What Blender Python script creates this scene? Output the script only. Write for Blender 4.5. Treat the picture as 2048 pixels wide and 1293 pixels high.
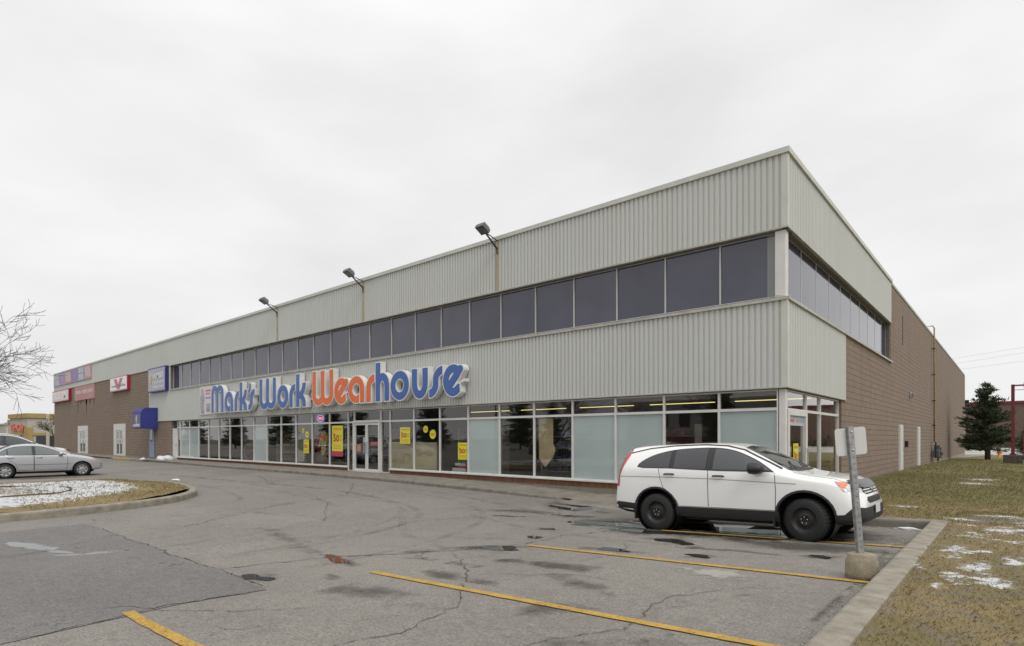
import bpy, bmesh, math, random
from mathutils import Vector, Matrix
from mathutils.bvhtree import BVHTree
from mathutils.geometry import delaunay_2d_cdt
random.seed(7)
PI = math.pi
for o in list(bpy.data.objects): bpy.data.objects.remove(o)
scn = bpy.context.scene
C = scn.collection

# ------------------------------------------------------------------ camera, sky, sun, exposure
EYE = 1.78
FX, FY = -.6563, .7545
cam = bpy.data.cameras.new('camera'); co = bpy.data.objects.new('camera', cam); C.objects.link(co)
co.location = (0, 0, EYE)
co.rotation_euler = (PI/2, 0, math.atan2(-FX, FY))
cam.sensor_width = 36; cam.lens = 36*1156/2048; cam.shift_y = (877-646.5)/2048
cam.clip_start = .05; cam.clip_end = 3000
scn.camera = co
SUN_EL, SUN_AZ = math.radians(48), math.radians(106)      # azimuth clockwise from +Y
w = bpy.data.worlds.new('World'); scn.world = w; w.use_nodes = True
nt = w.node_tree; nt.nodes.clear()
def wn(t, **k):
    n = nt.nodes.new(t)
    for a, b in k.items(): setattr(n, a, b)
    return n
out = wn('ShaderNodeOutputWorld'); bg = wn('ShaderNodeBackground'); bg.inputs[1].default_value = .1
sky = wn('ShaderNodeTexSky', sky_type='NISHITA', sun_disc=False); sky.sun_elevation = SUN_EL; sky.sun_rotation = SUN_AZ
sky.dust_density = 4; sky.air_density = 1
bw = wn('ShaderNodeRGBToBW'); nt.links.new(sky.outputs[0], bw.inputs[0])
tc = wn('ShaderNodeTexCoord'); mp = wn('ShaderNodeMapping'); mp.inputs[3].default_value = (1, 1, 2.6); mp.inputs[2].default_value = (.15, -.2, .3)
nt.links.new(tc.outputs['Generated'], mp.inputs[0])
nz = wn('ShaderNodeTexNoise'); nz.inputs['Scale'].default_value = 1.7; nz.inputs['Detail'].default_value = 5; nz.inputs['Roughness'].default_value = .5
nt.links.new(mp.outputs[0], nz.inputs[0])
cr = wn('ShaderNodeValToRGB'); nt.links.new(nz.outputs[0], cr.inputs[0])
cr.color_ramp.elements[0].position = .3; cr.color_ramp.elements[0].color = (.745, .745, .75, 1)
cr.color_ramp.elements[1].position = .7; cr.color_ramp.elements[1].color = (.965, .965, .965, 1)
sx = wn('ShaderNodeSeparateXYZ'); nt.links.new(tc.outputs['Generated'], sx.inputs[0])
mr = wn('ShaderNodeMapRange', interpolation_type='SMOOTHSTEP'); nt.links.new(sx.outputs[2], mr.inputs[0])
mr.inputs[1].default_value = .5; mr.inputs[2].default_value = 1; mr.inputs[3].default_value = 10.6; mr.inputs[4].default_value = 19
ml = wn('ShaderNodeVectorMath', operation='SCALE'); nt.links.new(cr.outputs[0], ml.inputs[0]); nt.links.new(mr.outputs[0], ml.inputs['Scale'])
mx = wn('ShaderNodeMix', data_type='RGBA'); mx.inputs[0].default_value = .93
nt.links.new(bw.outputs[0], mx.inputs[6]); nt.links.new(ml.outputs[0], mx.inputs[7])
nt.links.new(mx.outputs[2], bg.inputs[0]); nt.links.new(bg.outputs[0], out.inputs[0])
sl = bpy.data.lights.new('sun', 'SUN'); sl.energy = 1.15; sl.angle = math.radians(28); sl.color = (1, .965, .92)
so = bpy.data.objects.new('sun', sl); C.objects.link(so)
sdir = Vector((math.sin(SUN_AZ)*math.cos(SUN_EL), math.cos(SUN_AZ)*math.cos(SUN_EL), math.sin(SUN_EL)))
so.rotation_euler = sdir.to_track_quat('Z', 'Y').to_euler(); so.location = (0, 0, 60)
vs = scn.view_settings; vs.view_transform = 'Standard'; vs.look = 'None'; vs.exposure = 0; vs.gamma = 1

# ------------------------------------------------------------------ helpers
def ss(a, b, x):
    u = max(0, min(1, (x-a)/(b-a))); return u*u*(3-2*u)
def tab(t, x):
    if x <= t[0][0]: return t[0][1]
    for (a, u), (b, v) in zip(t, t[1:]):
        if x <= b: return u+(v-u)*(x-a)/(b-a)
    return t[-1][1]
LT = [(-90, .2), (-24, .2), (-17, .18), (-12, .10), (-8, .02)]
def lotz(x, y):
    z = .18*max(0, min(1.08, (x+6.3)/5.1))
    a = .10*ss(-8, -16, x)
    if x < -8: a = a+(tab(LT, x)-a)*ss(8.5, 12.6, y)
    return z+a
def swz(x, y=13):                                         # top of the walk along the shop front
    return tab([(-90, .32), (-24, .32), (-17, .30), (-12, .22), (-9, .09), (-6, .13), (-4, .2), (-1, .33)], x)
class MB:
    def __init__(s): s.v = []; s.f = []; s.m = []; s.cur = 0
    def add(s, vs, fs, m=None):
        b = len(s.v); s.v += [tuple(p) for p in vs]; s.f += [tuple(b+i for i in f) for f in fs]
        s.m += [s.cur if m is None else m]*len(fs); return s
    def box(s, x0, x1, y0, y1, z0, z1, m=None):
        x0, x1 = min(x0, x1), max(x0, x1); y0, y1 = min(y0, y1), max(y0, y1)
        return s.add([(x0,y0,z0),(x1,y0,z0),(x1,y1,z0),(x0,y1,z0),(x0,y0,z1),(x1,y0,z1),(x1,y1,z1),(x0,y1,z1)],
            [(0,3,2,1),(4,5,6,7),(0,1,5,4),(1,2,6,5),(2,3,7,6),(3,0,4,7)], m)
    def quad(s, a, b, c, d, m=None): return s.add([a, b, c, d], [(0,1,2,3)], m)
    def tube(s, pts, r, n=8, caps=True, m=None):
        pts = [Vector(p) for p in pts]; rs = r if isinstance(r, (list, tuple)) else [r]*len(pts)
        vs = []; up = None
        for i, p in enumerate(pts):
            d = (pts[min(i+1, len(pts)-1)]-pts[max(i-1, 0)]).normalized()
            if up is None or abs(up.dot(d)) > .98: up = Vector((0,0,1)) if abs(d.z) < .9 else Vector((1,0,0))
            a = d.cross(up).normalized(); b = a.cross(d)
            for k in range(n):
                t = 2*PI*k/n; vs.append(p+(a*math.cos(t)+b*math.sin(t))*rs[i])
        fs = [(i*n+k, i*n+(k+1) % n, (i+1)*n+(k+1) % n, (i+1)*n+k) for i in range(len(pts)-1) for k in range(n)]
        if caps: fs += [tuple(range(n))[::-1], tuple(range((len(pts)-1)*n, len(pts)*n))]
        return s.add(vs, fs, m)
    def lathe(s, prof, c, axis='z', n=24, m=None):
        vs = []
        for r, h in prof:
            for k in range(n):
                t = 2*PI*k/n; a, b = r*math.cos(t), r*math.sin(t)
                vs.append({'z': (c[0]+a, c[1]+b, c[2]+h), 'y': (c[0]+a, c[1]+h, c[2]+b), 'x': (c[0]+h, c[1]+a, c[2]+b)}[axis])
        return s.add(vs, [(i*n+k, i*n+(k+1) % n, (i+1)*n+(k+1) % n, (i+1)*n+k) for i in range(len(prof)-1) for k in range(n)], m)
    def prism(s, poly, z0, z1, m=None):                   # poly in xy
        n = len(poly)
        return s.add([(x, y, z0) for x, y in poly]+[(x, y, z1) for x, y in poly],
            [tuple(range(n))[::-1], tuple(range(n, 2*n))]+[(i, (i+1) % n, n+(i+1) % n, n+i) for i in range(n)], m)
    def map(s, fn): s.v = [tuple(fn(*p)) for p in s.v]; return s
    def build(s, name, mats, parent=None, origin=(0,0,0), smooth=False, bevel=0, nrm=True):
        me = bpy.data.meshes.new(name); o0 = Vector(origin)
        me.from_pydata([tuple(Vector(v)-o0) for v in s.v], [], s.f)
        if not isinstance(mats, (list, tuple)): mats = [mats]
        for m in mats: me.materials.append(m)
        for p, mi in zip(me.polygons, s.m): p.material_index = mi; p.use_smooth = smooth
        if nrm:
            bm = bmesh.new(); bm.from_mesh(me); bmesh.ops.recalc_face_normals(bm, faces=bm.faces); bm.to_mesh(me); bm.free()
        o = bpy.data.objects.new(name, me); C.objects.link(o)
        if parent: o.parent = parent
        else: o.location = origin
        if bevel:
            b = o.modifiers.new('bevel', 'BEVEL'); b.width = bevel; b.segments = 2; b.limit_method = 'ANGLE'
        return o
def thing(name, label, cat, loc=(0,0,0), group=None, rz=0):
    o = bpy.data.objects.new(name, None); C.objects.link(o); o.location = loc; o.rotation_euler = (0, 0, rz)
    o['label'] = label; o['category'] = cat
    if group: o['group'] = group
    o.empty_display_size = .2
    return o
def tag(o, label, cat, group=None):
    o['label'] = label; o['category'] = cat
    if group: o['group'] = group
    return o
def struct(o): o['kind'] = 'structure'; return o
def copy_tree(o, parent=None):
    c = o.copy(); C.objects.link(c)
    if parent: c.parent = parent
    for ch in list(o.children): copy_tree(ch, c)
    return c
# ---- materials
def mat(name, col, rough=.6, metal=0, spec=.5, var=0, vscale=4, bump=0, bscale=30, coat=0, emit=None, es=1, stretch=None):
    m = bpy.data.materials.new(name); m.use_nodes = True; n = m.node_tree; b = n.nodes['Principled BSDF']
    b.inputs['Base Color'].default_value = (*col, 1); b.inputs['Roughness'].default_value = rough
    b.inputs['Metallic'].default_value = metal; b.inputs['Specular IOR Level'].default_value = spec
    if coat: b.inputs['Coat Weight'].default_value = coat; b.inputs['Coat Roughness'].default_value = .03
    if emit: b.inputs['Emission Color'].default_value = (*emit, 1); b.inputs['Emission Strength'].default_value = es
    if var or bump:
        t = n.nodes.new('ShaderNodeTexCoord'); vec = t.outputs['Object']
        if stretch:
            q = n.nodes.new('ShaderNodeMapping'); q.inputs[3].default_value = stretch; n.links.new(vec, q.inputs[0]); vec = q.outputs[0]
    if var:
        z = n.nodes.new('ShaderNodeTexNoise'); z.inputs['Scale'].default_value = vscale; z.inputs['Detail'].default_value = 6
        n.links.new(vec, z.inputs[0]); r = n.nodes.new('ShaderNodeValToRGB'); n.links.new(z.outputs[0], r.inputs[0])
        r.color_ramp.elements[0].position = .3; r.color_ramp.elements[1].position = .7
        r.color_ramp.elements[0].color = (*[c*(1-var) for c in col], 1); r.color_ramp.elements[1].color = (*[min(1, c*(1+var)) for c in col], 1)
        n.links.new(r.outputs[0], b.inputs['Base Color'])
    if bump:
        z = n.nodes.new('ShaderNodeTexNoise'); z.inputs['Scale'].default_value = bscale; z.inputs['Detail'].default_value = 4
        n.links.new(vec, z.inputs[0]); u = n.nodes.new('ShaderNodeBump'); u.inputs['Strength'].default_value = bump; u.inputs['Distance'].default_value = .02
        n.links.new(z.outputs[0], u.inputs['Height']); n.links.new(u.outputs[0], b.inputs['Normal'])
    return m
class NB:                                                 # node helper
    def __init__(s, name):
        s.m = bpy.data.materials.new(name); s.m.use_nodes = True; s.t = s.m.node_tree; s.b = s.t.nodes['Principled BSDF']; s.out = s.t.nodes['Material Output']
        s.tc = s.t.nodes.new('ShaderNodeTexCoord'); s.obj = s.tc.outputs['Object']
    def n(s, t, **k):
        x = s.t.nodes.new(t)
        for a, b in k.items(): setattr(x, a, b)
        return x
    def l(s, a, b): s.t.links.new(a, b)
    def mapping(s, scale=(1,1,1), rot=(0,0,0), loc=(0,0,0)):
        q = s.n('ShaderNodeMapping'); q.inputs[3].default_value = scale; q.inputs[2].default_value = rot; q.inputs[1].default_value = loc
        s.l(s.obj, q.inputs[0]); return q.outputs[0]
    def noise(s, scale, detail=4, vec=None, rough=.5, dist=0):
        z = s.n('ShaderNodeTexNoise'); z.inputs['Scale'].default_value = scale; z.inputs['Detail'].default_value = detail
        z.inputs['Roughness'].default_value = rough; z.inputs['Distortion'].default_value = dist; s.l(vec or s.obj, z.inputs[0]); return z.outputs[0]
    def rng(s, v, a, b, c=0, d=1, smooth=True):
        q = s.n('ShaderNodeMapRange'); q.interpolation_type = 'SMOOTHSTEP' if smooth else 'LINEAR'
        s.l(v, q.inputs[0])
        for i, x in zip((1,2,3,4), (a,b,c,d)): q.inputs[i].default_value = x
        return q.outputs[0]
    def mul(s, a, b, op='MULTIPLY'):
        q = s.n('ShaderNodeMath', operation=op)
        for i, x in enumerate((a, b)):
            if isinstance(x, (int, float)): q.inputs[i].default_value = x
            else: s.l(x, q.inputs[i])
        return q.outputs[0]
    def mix(s, f, a, b, blend='MIX'):
        q = s.n('ShaderNodeMix', data_type='RGBA', blend_type=blend)
        for i, x in ((0, f), (6, a), (7, b)):
            if isinstance(x, (int, float)): q.inputs[i].default_value = x
            elif isinstance(x, tuple): q.inputs[i].default_value = (*x, 1)
            else: s.l(x, q.inputs[i])
        return q.outputs[2]
    def bump(s, h, st=.5, dist=.01):
        u = s.n('ShaderNodeBump'); u.inputs['Strength'].default_value = st; u.inputs['Distance'].default_value = dist
        s.l(h, u.inputs['Height']); s.l(u.outputs[0], s.b.inputs['Normal'])
    def attr(s, name):
        a = s.n('ShaderNodeAttribute'); a.attribute_name = name; return a.outputs['Fac']
def asphalt(name, base, dark=1.0, specks=True):
    k = NB(name)
    big = k.noise(.35, 5, rough=.6); st = k.noise(1.3, 6, k.mapping((.55, 1, 1)), .65); fine = k.noise(42, 4, rough=.7); mid = k.noise(9, 5, rough=.65)
    c = k.mix(k.rng(big, .35, .65), tuple(x*.86 for x in base), tuple(x*1.1 for x in base))
    c = k.mix(k.rng(mid, .36, .66, 0, .5), c, tuple(x*1.28 for x in base))
    c = k.mix(k.rng(k.noise(2.6, 6, rough=.7), .5, .7, 0, .45), c, tuple(x*.72 for x in base))
    c = k.mix(k.rng(fine, .44, .60, 0, .62), c, tuple(x*.42 for x in base))
    stain = k.rng(st, .60, .72, 0, .55)
    c = k.mix(stain, c, tuple(x*.5 for x in base))
    vor = k.n('ShaderNodeTexVoronoi'); vor.inputs['Scale'].default_value = 28; k.l(k.obj, vor.inputs[0])
    grit = k.rng(vor.outputs['Distance'], .10, .03)
    rare = k.rng(k.noise(6, 2), .56, .6)
    if specks: c = k.mix(k.mul(grit, rare), c, (.55, .54, .5))
    # crazed hairline cracks
    wv = k.n('ShaderNodeVectorMath', operation='ADD'); nn = k.n('ShaderNodeTexNoise'); nn.inputs['Scale'].default_value = 2.2; nn.inputs['Detail'].default_value = 5; k.l(k.obj, nn.inputs[0])
    sc = k.n('ShaderNodeVectorMath', operation='SCALE'); k.l(nn.outputs['Color'], sc.inputs[0]); sc.inputs['Scale'].default_value = .9
    k.l(k.obj, wv.inputs[0]); k.l(sc.outputs[0], wv.inputs[1])
    cv = k.n('ShaderNodeTexVoronoi', feature='DISTANCE_TO_EDGE'); cv.inputs['Scale'].default_value = .42; k.l(wv.outputs[0], cv.inputs[0])
    crack = k.mul(k.rng(cv.outputs['Distance'], .008, .003), k.rng(k.noise(.6, 3), .54, .66))
    c = k.mix(k.mul(crack, .55), c, (.03, .028, .026))
    k.l(c, k.b.inputs['Base Color'])
    k.l(k.rng(stain, 0, .55, .88, .5), k.b.inputs['Roughness'])
    h = k.mul(k.mul(fine, .6), k.mul(crack, -1.2), 'ADD'); k.bump(h, .55, .01)
    return k.m
def block_mat(name, c1, c2, mortar, bwid=.4, bh=.2, axis='x', ms=.011):
    k = NB(name)
    q = k.n('ShaderNodeSeparateXYZ'); k.l(k.obj, q.inputs[0]); cb = k.n('ShaderNodeCombineXYZ')
    k.l(q.outputs[0 if axis == 'x' else 1], cb.inputs[0]); k.l(q.outputs[2], cb.inputs[1])
    b = k.n('ShaderNodeTexBrick'); k.l(cb.outputs[0], b.inputs[0])
    b.inputs['Scale'].default_value = 1; b.inputs['Brick Width'].default_value = bwid; b.inputs['Row Height'].default_value = bh
    b.inputs['Mortar Size'].default_value = ms; b.inputs['Mortar Smooth'].default_value = .4
    b.inputs['Color1'].default_value = (*c1, 1); b.inputs['Color2'].default_value = (*c2, 1); b.inputs['Mortar'].default_value = (*mortar, 1)
    n1 = k.noise(18, 5, rough=.7); n2 = k.noise(.5, 4)
    # rough split face: pits and light flecks
    c = k.mix(k.rng(n1, .35, .68, 0, .55), b.outputs[0], tuple(x*.6 for x in c1))
    c = k.mix(k.rng(n2, .4, .65, 0, .4), c, tuple(x*.74 for x in c1))
    drip = k.noise(1.1, 4, k.mapping((1, 1, .12)), .6)
    c = k.mix(k.rng(drip, .56, .72, 0, .35), c, tuple(x*.55 for x in c1))
    k.l(c, k.b.inputs['Base Color']); k.b.inputs['Roughness'].default_value = .92
    k.bump(k.mul(k.mul(n1, .5), k.mul(b.outputs['Fac'], -.9), 'ADD'), .8, .02)
    return k.m
def metal_siding(name, col):
    k = NB(name)
    a = k.noise(1.2, 5, k.mapping((1.5, 1.5, .18)), .6); b = k.noise(.22, 4)
    f = k.noise(9, 5, k.mapping((1, 1, .5)), .6)
    c = k.mix(k.rng(a, .42, .75, 0, .35), col, tuple(x*y for x, y in zip(col, (.88, .87, .84))))
    c = k.mix(k.rng(b, .4, .7, 0, .4), c, tuple(x*1.07 for x in col))
    c = k.mix(k.rng(f, .58, .75, 0, .4), c, tuple(x*.85 for x in col))
    k.l(c, k.b.inputs['Base Color']); k.b.inputs['Roughness'].default_value = .55; k.b.inputs['Specular IOR Level'].default_value = .35
    return k.m
M = {}
M['asphalt'] = asphalt('asphalt', (.218, .200, .176))
M['asphalt_dark'] = asphalt('asphalt_dark', (.162, .154, .147))
M['walk'] = mat('walk', (.20, .18, .15), .9, var=.22, vscale=2.5, bump=.4, bscale=60)
M['kerb'] = mat('kerb', (.25, .225, .18), .9, var=.28, vscale=5, bump=.6, bscale=45)
M['kerb_dark'] = mat('kerb_dark', (.20, .18, .155), .9, var=.3, vscale=4, bump=.6, bscale=45)
M['siding'] = metal_siding('siding', (.525, .535, .507))
M['trim'] = mat('trim', (.52, .53, .48), .5, var=.08, vscale=2)
M['sill'] = mat('sill', (.40, .39, .34), .5, var=.15, vscale=3)
M['white_metal'] = mat('white_metal', (.62, .61, .585), .45, var=.06, vscale=3)
M['frame'] = mat('frame', (.50, .49, .475), .4, var=.06, vscale=3)
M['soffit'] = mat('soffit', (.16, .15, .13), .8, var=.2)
M['block_x'] = block_mat('block_x', (.285, .218, .165), (.245, .187, .142), (.115, .09, .07))
M['block_y'] = block_mat('block_y', (.285, .215, .165), (.240, .182, .140), (.110, .085, .068), axis='y')
M['soldier'] = block_mat('soldier', (.26, .115, .065), (.14, .06, .04), (.04, .035, .03), .085, .4, ms=.007)
M['found'] = block_mat('found', (.27, .25, .20), (.22, .20, .165), (.14, .125, .10), .6, .3)
M['concrete'] = mat('concrete', (.27, .25, .21), .9, var=.2, vscale=5, bump=.5, bscale=40)
M['frost'] = mat('frost', (.345, .41, .405), .35, var=.07, vscale=.8, coat=1)
M['blind'] = mat('blind', (.16, .18, .17), .3, coat=1)
M['black'] = mat('black', (.012, .012, .013), .5)
M['rubber'] = mat('rubber', (.018, .018, .018), .75, bump=.3, bscale=80)
M['plastic'] = mat('plastic', (.02, .02, .021), .5, var=.1)
M['dark_steel'] = mat('dark_steel', (.035, .033, .032), .4, metal=.5)
M['chrome'] = mat('chrome', (.75, .75, .75), .15, metal=1)
M['galv'] = mat('galv', (.38, .39, .40), .45, metal=.6, var=.25, vscale=18)
M['snow'] = mat('snow', (.66, .67, .69), .7, var=.05, bump=.6, bscale=14)
M['red'] = mat('red', (.50, .02, .025), .4); M['dullred'] = mat('dullred', (.14, .018, .022), .5, var=.2)
M['rust'] = mat('rust', (.10, .065, .05), .8, var=.4, vscale=10)
M['yellow_pipe'] = mat('yellow_pipe', (.33, .225, .09), .6, var=.3, vscale=3)
def upper_glass(c1=(.052, .052, .088), c2=(.038, .038, .066), ph=0):
    k = NB('tinted_glass'); b = k.b
    n1 = k.noise(.8, 3)
    k.l(k.mix(k.rng(n1, .3, .7), c1, c2), b.inputs['Base Color'])
    b.inputs['Roughness'].default_value = .06; b.inputs['IOR'].default_value = 1.72
    k.bump(k.noise(1.4, 2), .08, .02)
    return k.m
M['tint'] = upper_glass(); TINTS = [M['tint'], upper_glass((.062, .061, .098), (.044, .043, .072)), upper_glass((.044, .044, .074), (.034, .034, .058)), M['tint']]
def clear_glass(name='shop_glass', tint=(.86, .87, .86), ior=1.55):
    k = NB(name); k.t.nodes.remove(k.b)
    tr = k.n('ShaderNodeBsdfTransparent'); tr.inputs[0].default_value = (*tint, 1)
    gl = k.n('ShaderNodeBsdfGlossy'); gl.inputs['Roughness'].default_value = .0; gl.inputs[0].default_value = (1, .98, .97, 1)
    fr = k.n('ShaderNodeFresnel'); fr.inputs[0].default_value = ior
    mxs = k.n('ShaderNodeMixShader'); ge = k.n('ShaderNodeNewGeometry'); k.l(k.mul(k.mul(fr.outputs[0], 1.75), k.mul(1, ge.outputs['Backfacing'], 'SUBTRACT')), mxs.inputs[0]); k.l(tr.outputs[0], mxs.inputs[1]); k.l(gl.outputs[0], mxs.inputs[2])
    u = k.n('ShaderNodeBump'); u.inputs['Strength'].default_value = .05; u.inputs['Distance'].default_value = .02; k.l(k.noise(1.2, 2), u.inputs['Height'])
    k.l(u.outputs[0], gl.inputs['Normal'])
    k.l(mxs.outputs[0], k.out.inputs[0]); return k.m
M['glass'] = clear_glass()
def car_glass(name, col, ior=1.75):
    m = mat(name, col, .02); m.node_tree.nodes['Principled BSDF'].inputs['IOR'].default_value = ior; return m
M['cglass_dark'] = car_glass('cglass_dark', (.018, .018, .024)); M['cglass'] = car_glass('cglass', (.035, .04, .042))
M['cglass_light'] = car_glass('cglass_light', (.10, .115, .115))
def paint(name, col, metal=0): return mat(name, col, .3, metal=metal, coat=1)
M['paint_white'] = paint('paint_white', (.83, .83, .81)); M['paint_silver'] = paint('paint_silver', (.42, .42, .44), .35)
M['paint_black'] = paint('paint_black', (.02, .02, .025)); M['paint_grey'] = paint('paint_grey', (.10, .11, .13), .3)
# ------------------------------------------------------------------ the building
XC, YC, YB = -4.06, 14.6, 79.0
XL = -78.1
Z1, Z2, Z3, Z4 = 2.98, 5.19, 6.78, 8.65                  # soffit, sill, band, roof
bld = thing('retail_building', 'long shop building of pale ribbed metal siding, dark window bands and brown block walls', 'building', (XC, YC, .3))
BO = (XC, YC, .3)
def part(mb, name, m, parent=bld, **k): return mb.build(name, m, parent, BO, **k)
def ribs(a0, a1, z0, z1, axis, pos, pitch=.1435):
    mb = MB(); pr = []; a = a0; n = int(round((a1-a0)/pitch)); pitch = (a1-a0)/n
    for i in range(n):
        b = a0+i*pitch
        pr += [(b, 0), (b+pitch*.54, 0), (b+pitch*.64, .032), (b+pitch*.90, .032)]
    pr.append((a1, 0))
    P = (lambda t, d, z: (t, pos+d, z)) if axis == 'x' else (lambda t, d, z: (pos-d, t, z))
    vs = [P(t, d, z) for t, d in pr for z in (z0, z1)]
    return mb.add(vs, [(2*i, 2*i+2, 2*i+3, 2*i+1) for i in range(len(pr)-1)])
JX = [-13.36, -21.19, -28.78]
xs = [XL]+sorted(JX)+[XC-.14]
for a, b in zip(xs, xs[1:]):
    part(ribs(a+(.07 if a != XL else 0), b-(.07 if b in JX else 0), Z3+.04, Z4-.1, 'x', YC), 'siding_panel', M['siding'], nrm=False)
for x in JX:
    part(MB().box(x-.075, x+.075, YC-.012, YC+.05, Z3+.04, Z4-.1), 'siding_joint', mat('joint', (.36, .32, .215), .7, var=.3, vscale=3, stretch=(8, 1, .6)))
part(ribs(-48.2, XC-.14, Z1+.03, Z2-.12, 'x', YC), 'siding_panel', M['siding'], nrm=False)
part(ribs(-48.2, -43.9, Z2-.12, Z3+.04, 'x', YC), 'siding_panel', M['siding'], nrm=False)
part(ribs(YC+.14, 29.9, Z3+.04, Z4-.1, 'y', XC), 'siding_panel', M['siding'], nrm=False)
part(ribs(YC+.14, 20.9, Z1+.03, Z2-.12, 'y', XC), 'siding_panel', M['siding'], nrm=False)
for z0, z1 in ((Z1+.0, Z2-.12), (Z3, Z4-.1)):
    part(MB().box(XC-.14, XC+.012, YC-.012, YC+.14, z0, z1), 'corner_flashing', M['trim'], bevel=.01)
mb = MB()
mb.box(XL, XC+.05, YC-.05, YC+.25, Z4-.1, Z4+.03).box(XC-.3, XC+.05, YC+.25, 29.9, Z4-.1, Z4+.03)
part(mb, 'coping', M['trim'])
part(MB().box(XC-.3, XC+.0, 29.9, YB+.05, Z4-.14, Z4-.02), 'coping', mat('coping_green', (.33, .36, .32), .5))
# bottom lips of siding
mb = MB()
mb.box(-48.2, XC+.02, YC-.02, YC+.06, Z1, Z1+.03).box(XC-.06, XC+.02, YC+.06, 20.9, Z1, Z1+.03)
mb.box(XL, XC+.02, YC-.02, YC+.06, Z3, Z3+.04).box(XC-.06, XC+.02, YC+.06, 29.9, Z3, Z3+.04)
part(mb, 'drip_edge', M['sill'])
# sloping sills of the upper band
mb = MB()
def slope_sill(x0, y0, x1, y1, nx, ny):
    q = .27
    mb.add([(x0+nx*.05, y0+ny*.05, Z2-.12), (x1+nx*.05, y1+ny*.05, Z2-.12), (x0+nx*.05, y0+ny*.05, Z2-.05), (x1+nx*.05, y1+ny*.05, Z2-.05),
            (x0-nx*q, y0-ny*q, Z2+.03), (x1-nx*q, y1-ny*q, Z2+.03), (x0-nx*q, y0-ny*q, Z2-.12), (x1-nx*q, y1-ny*q, Z2-.12)],
           [(0,1,3,2), (2,3,5,4), (0,2,4,6), (1,3,5,7), (0,1,7,6)])
slope_sill(-43.9, YC, XC, YC, 0, -1)
slope_sill(XC, YC+.0, XC, 29.9, 1, 0)
part(mb, 'window_sill', M['sill'])
# brick walls
part(MB().box(XL, -48.2, YC+.03, YC+.3, -.2, Z3).box(-48.2, -43.75, YC+.035, YC+.3, -.2, Z1), 'brick_wall', M['block_x'])
part(MB().box(XC-.3, XC-.03, 20.9, YB, .12, Z2-.12).box(XC-.3, XC-.03, 29.9, YB, Z2-.12, Z4-.14).box(XC-.3, XC-.035, 20.45, 20.9, .12, Z1), 'brick_wall', M['block_y'])
part(MB().box(XL, XL+.3, YC+.3, YB, -.2, Z4-.1).box(XL+.3, XC-.31, YB-.3, YB-.01, -.2, Z4-.1), 'brick_wall', M['block_y'])
part(MB().box(XC-.3, XC-.0, 20.46, YB+.02, -.5, .20), 'foundation', M['concrete'])
part(MB().box(XL+.3, XC-.32, YC+.3, YB-.32, 8.2, 8.45), 'roof', M['concrete'])
part(MB().box(XC-.08, XC+.0, YB, YB+.5, -.1, Z4-.15), 'corner_trim', mat('green_trim', (.50, .52, .48), .5))
# soffits + cavity liners
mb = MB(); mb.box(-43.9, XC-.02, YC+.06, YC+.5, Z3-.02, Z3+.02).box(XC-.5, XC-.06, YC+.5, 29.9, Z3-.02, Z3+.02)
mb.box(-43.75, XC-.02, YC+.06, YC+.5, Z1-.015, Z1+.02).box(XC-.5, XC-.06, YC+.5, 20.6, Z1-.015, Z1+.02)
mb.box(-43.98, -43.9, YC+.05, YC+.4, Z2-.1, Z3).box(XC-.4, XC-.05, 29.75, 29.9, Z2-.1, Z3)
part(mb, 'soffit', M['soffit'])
# ---- upper windows
def ringframe(a0, a1, z0, z1, axis, pos, w=.028, d=.06, wl=None, wt=None):
    mb = MB(); wt = wt or w
    def bx(p, q, r, s_):
        if axis == 'x': mb.box(p, q, pos-d, pos, r, s_)
        else: mb.box(pos, pos+d, p, q, r, s_)
    bx(a0, a0+w, z0, z1); bx(a1-w, a1, z0, z1); bx(a0+w, a1-w, z0, z0+wt); bx(a0+w, a1-w, z1-wt, z1)
    return mb
def pane(a0, a1, z0, z1, axis, pos, o=.012):
    return MB().box(a0, a1, pos-o-.01, pos-o, z0, z1) if axis == 'x' else MB().box(pos+o, pos+o+.01, a0, a1, z0, z1)
MUL = [-5.74-1.526*k for k in range(26)]
uw = [(-5.74, XC-.30)]+[(MUL[k+1], MUL[k]) for k in range(25)]
YW = YC+.24; XW = XC-.24
for i, (a, b) in enumerate(uw):
    fr = part(ringframe(a, b, Z2+.02, Z3-.02, 'x', YW, .018), 'upper_window', M['frame'])
    if i == 0:
        part(pane(a+.018, b-.22, Z2+.04, Z3-.04, 'x', YW), 'pane', M['tint'], fr)
        part(pane(b-.22, b-.018, Z2+.04, Z3-.04, 'x', YW), 'pane', M['blind'], fr)
    else: part(pane(a+.018, b-.018, Z2+.04, Z3-.04, 'x', YW), 'pane', TINTS[(i*7) % 4], fr)
sm = [YC+.30]+[16.57+1.524*k for k in range(9)]+[29.75]
for a, b in zip(sm, sm[1:]):
    fr = part(ringframe(a, b, Z2+.02, Z3-.02, 'y', XW, .018, .035), 'upper_window', M['frame'])
    part(pane(a+.016, b-.016, Z2+.036, Z3-.036, 'y', XW, .02), 'pane', M['tint'], fr)
part(MB().box(XC-.30, XC-.06, YC+.06, YC+.30, Z2-.06, Z3-.02), 'corner_post', M['white_metal'], bevel=.01)
part(MB().box(XC-.22, XC-.07, YC+.10, YC+.25, .15, Z1-.015), 'corner_post', M['white_metal'], bevel=.01)
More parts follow.
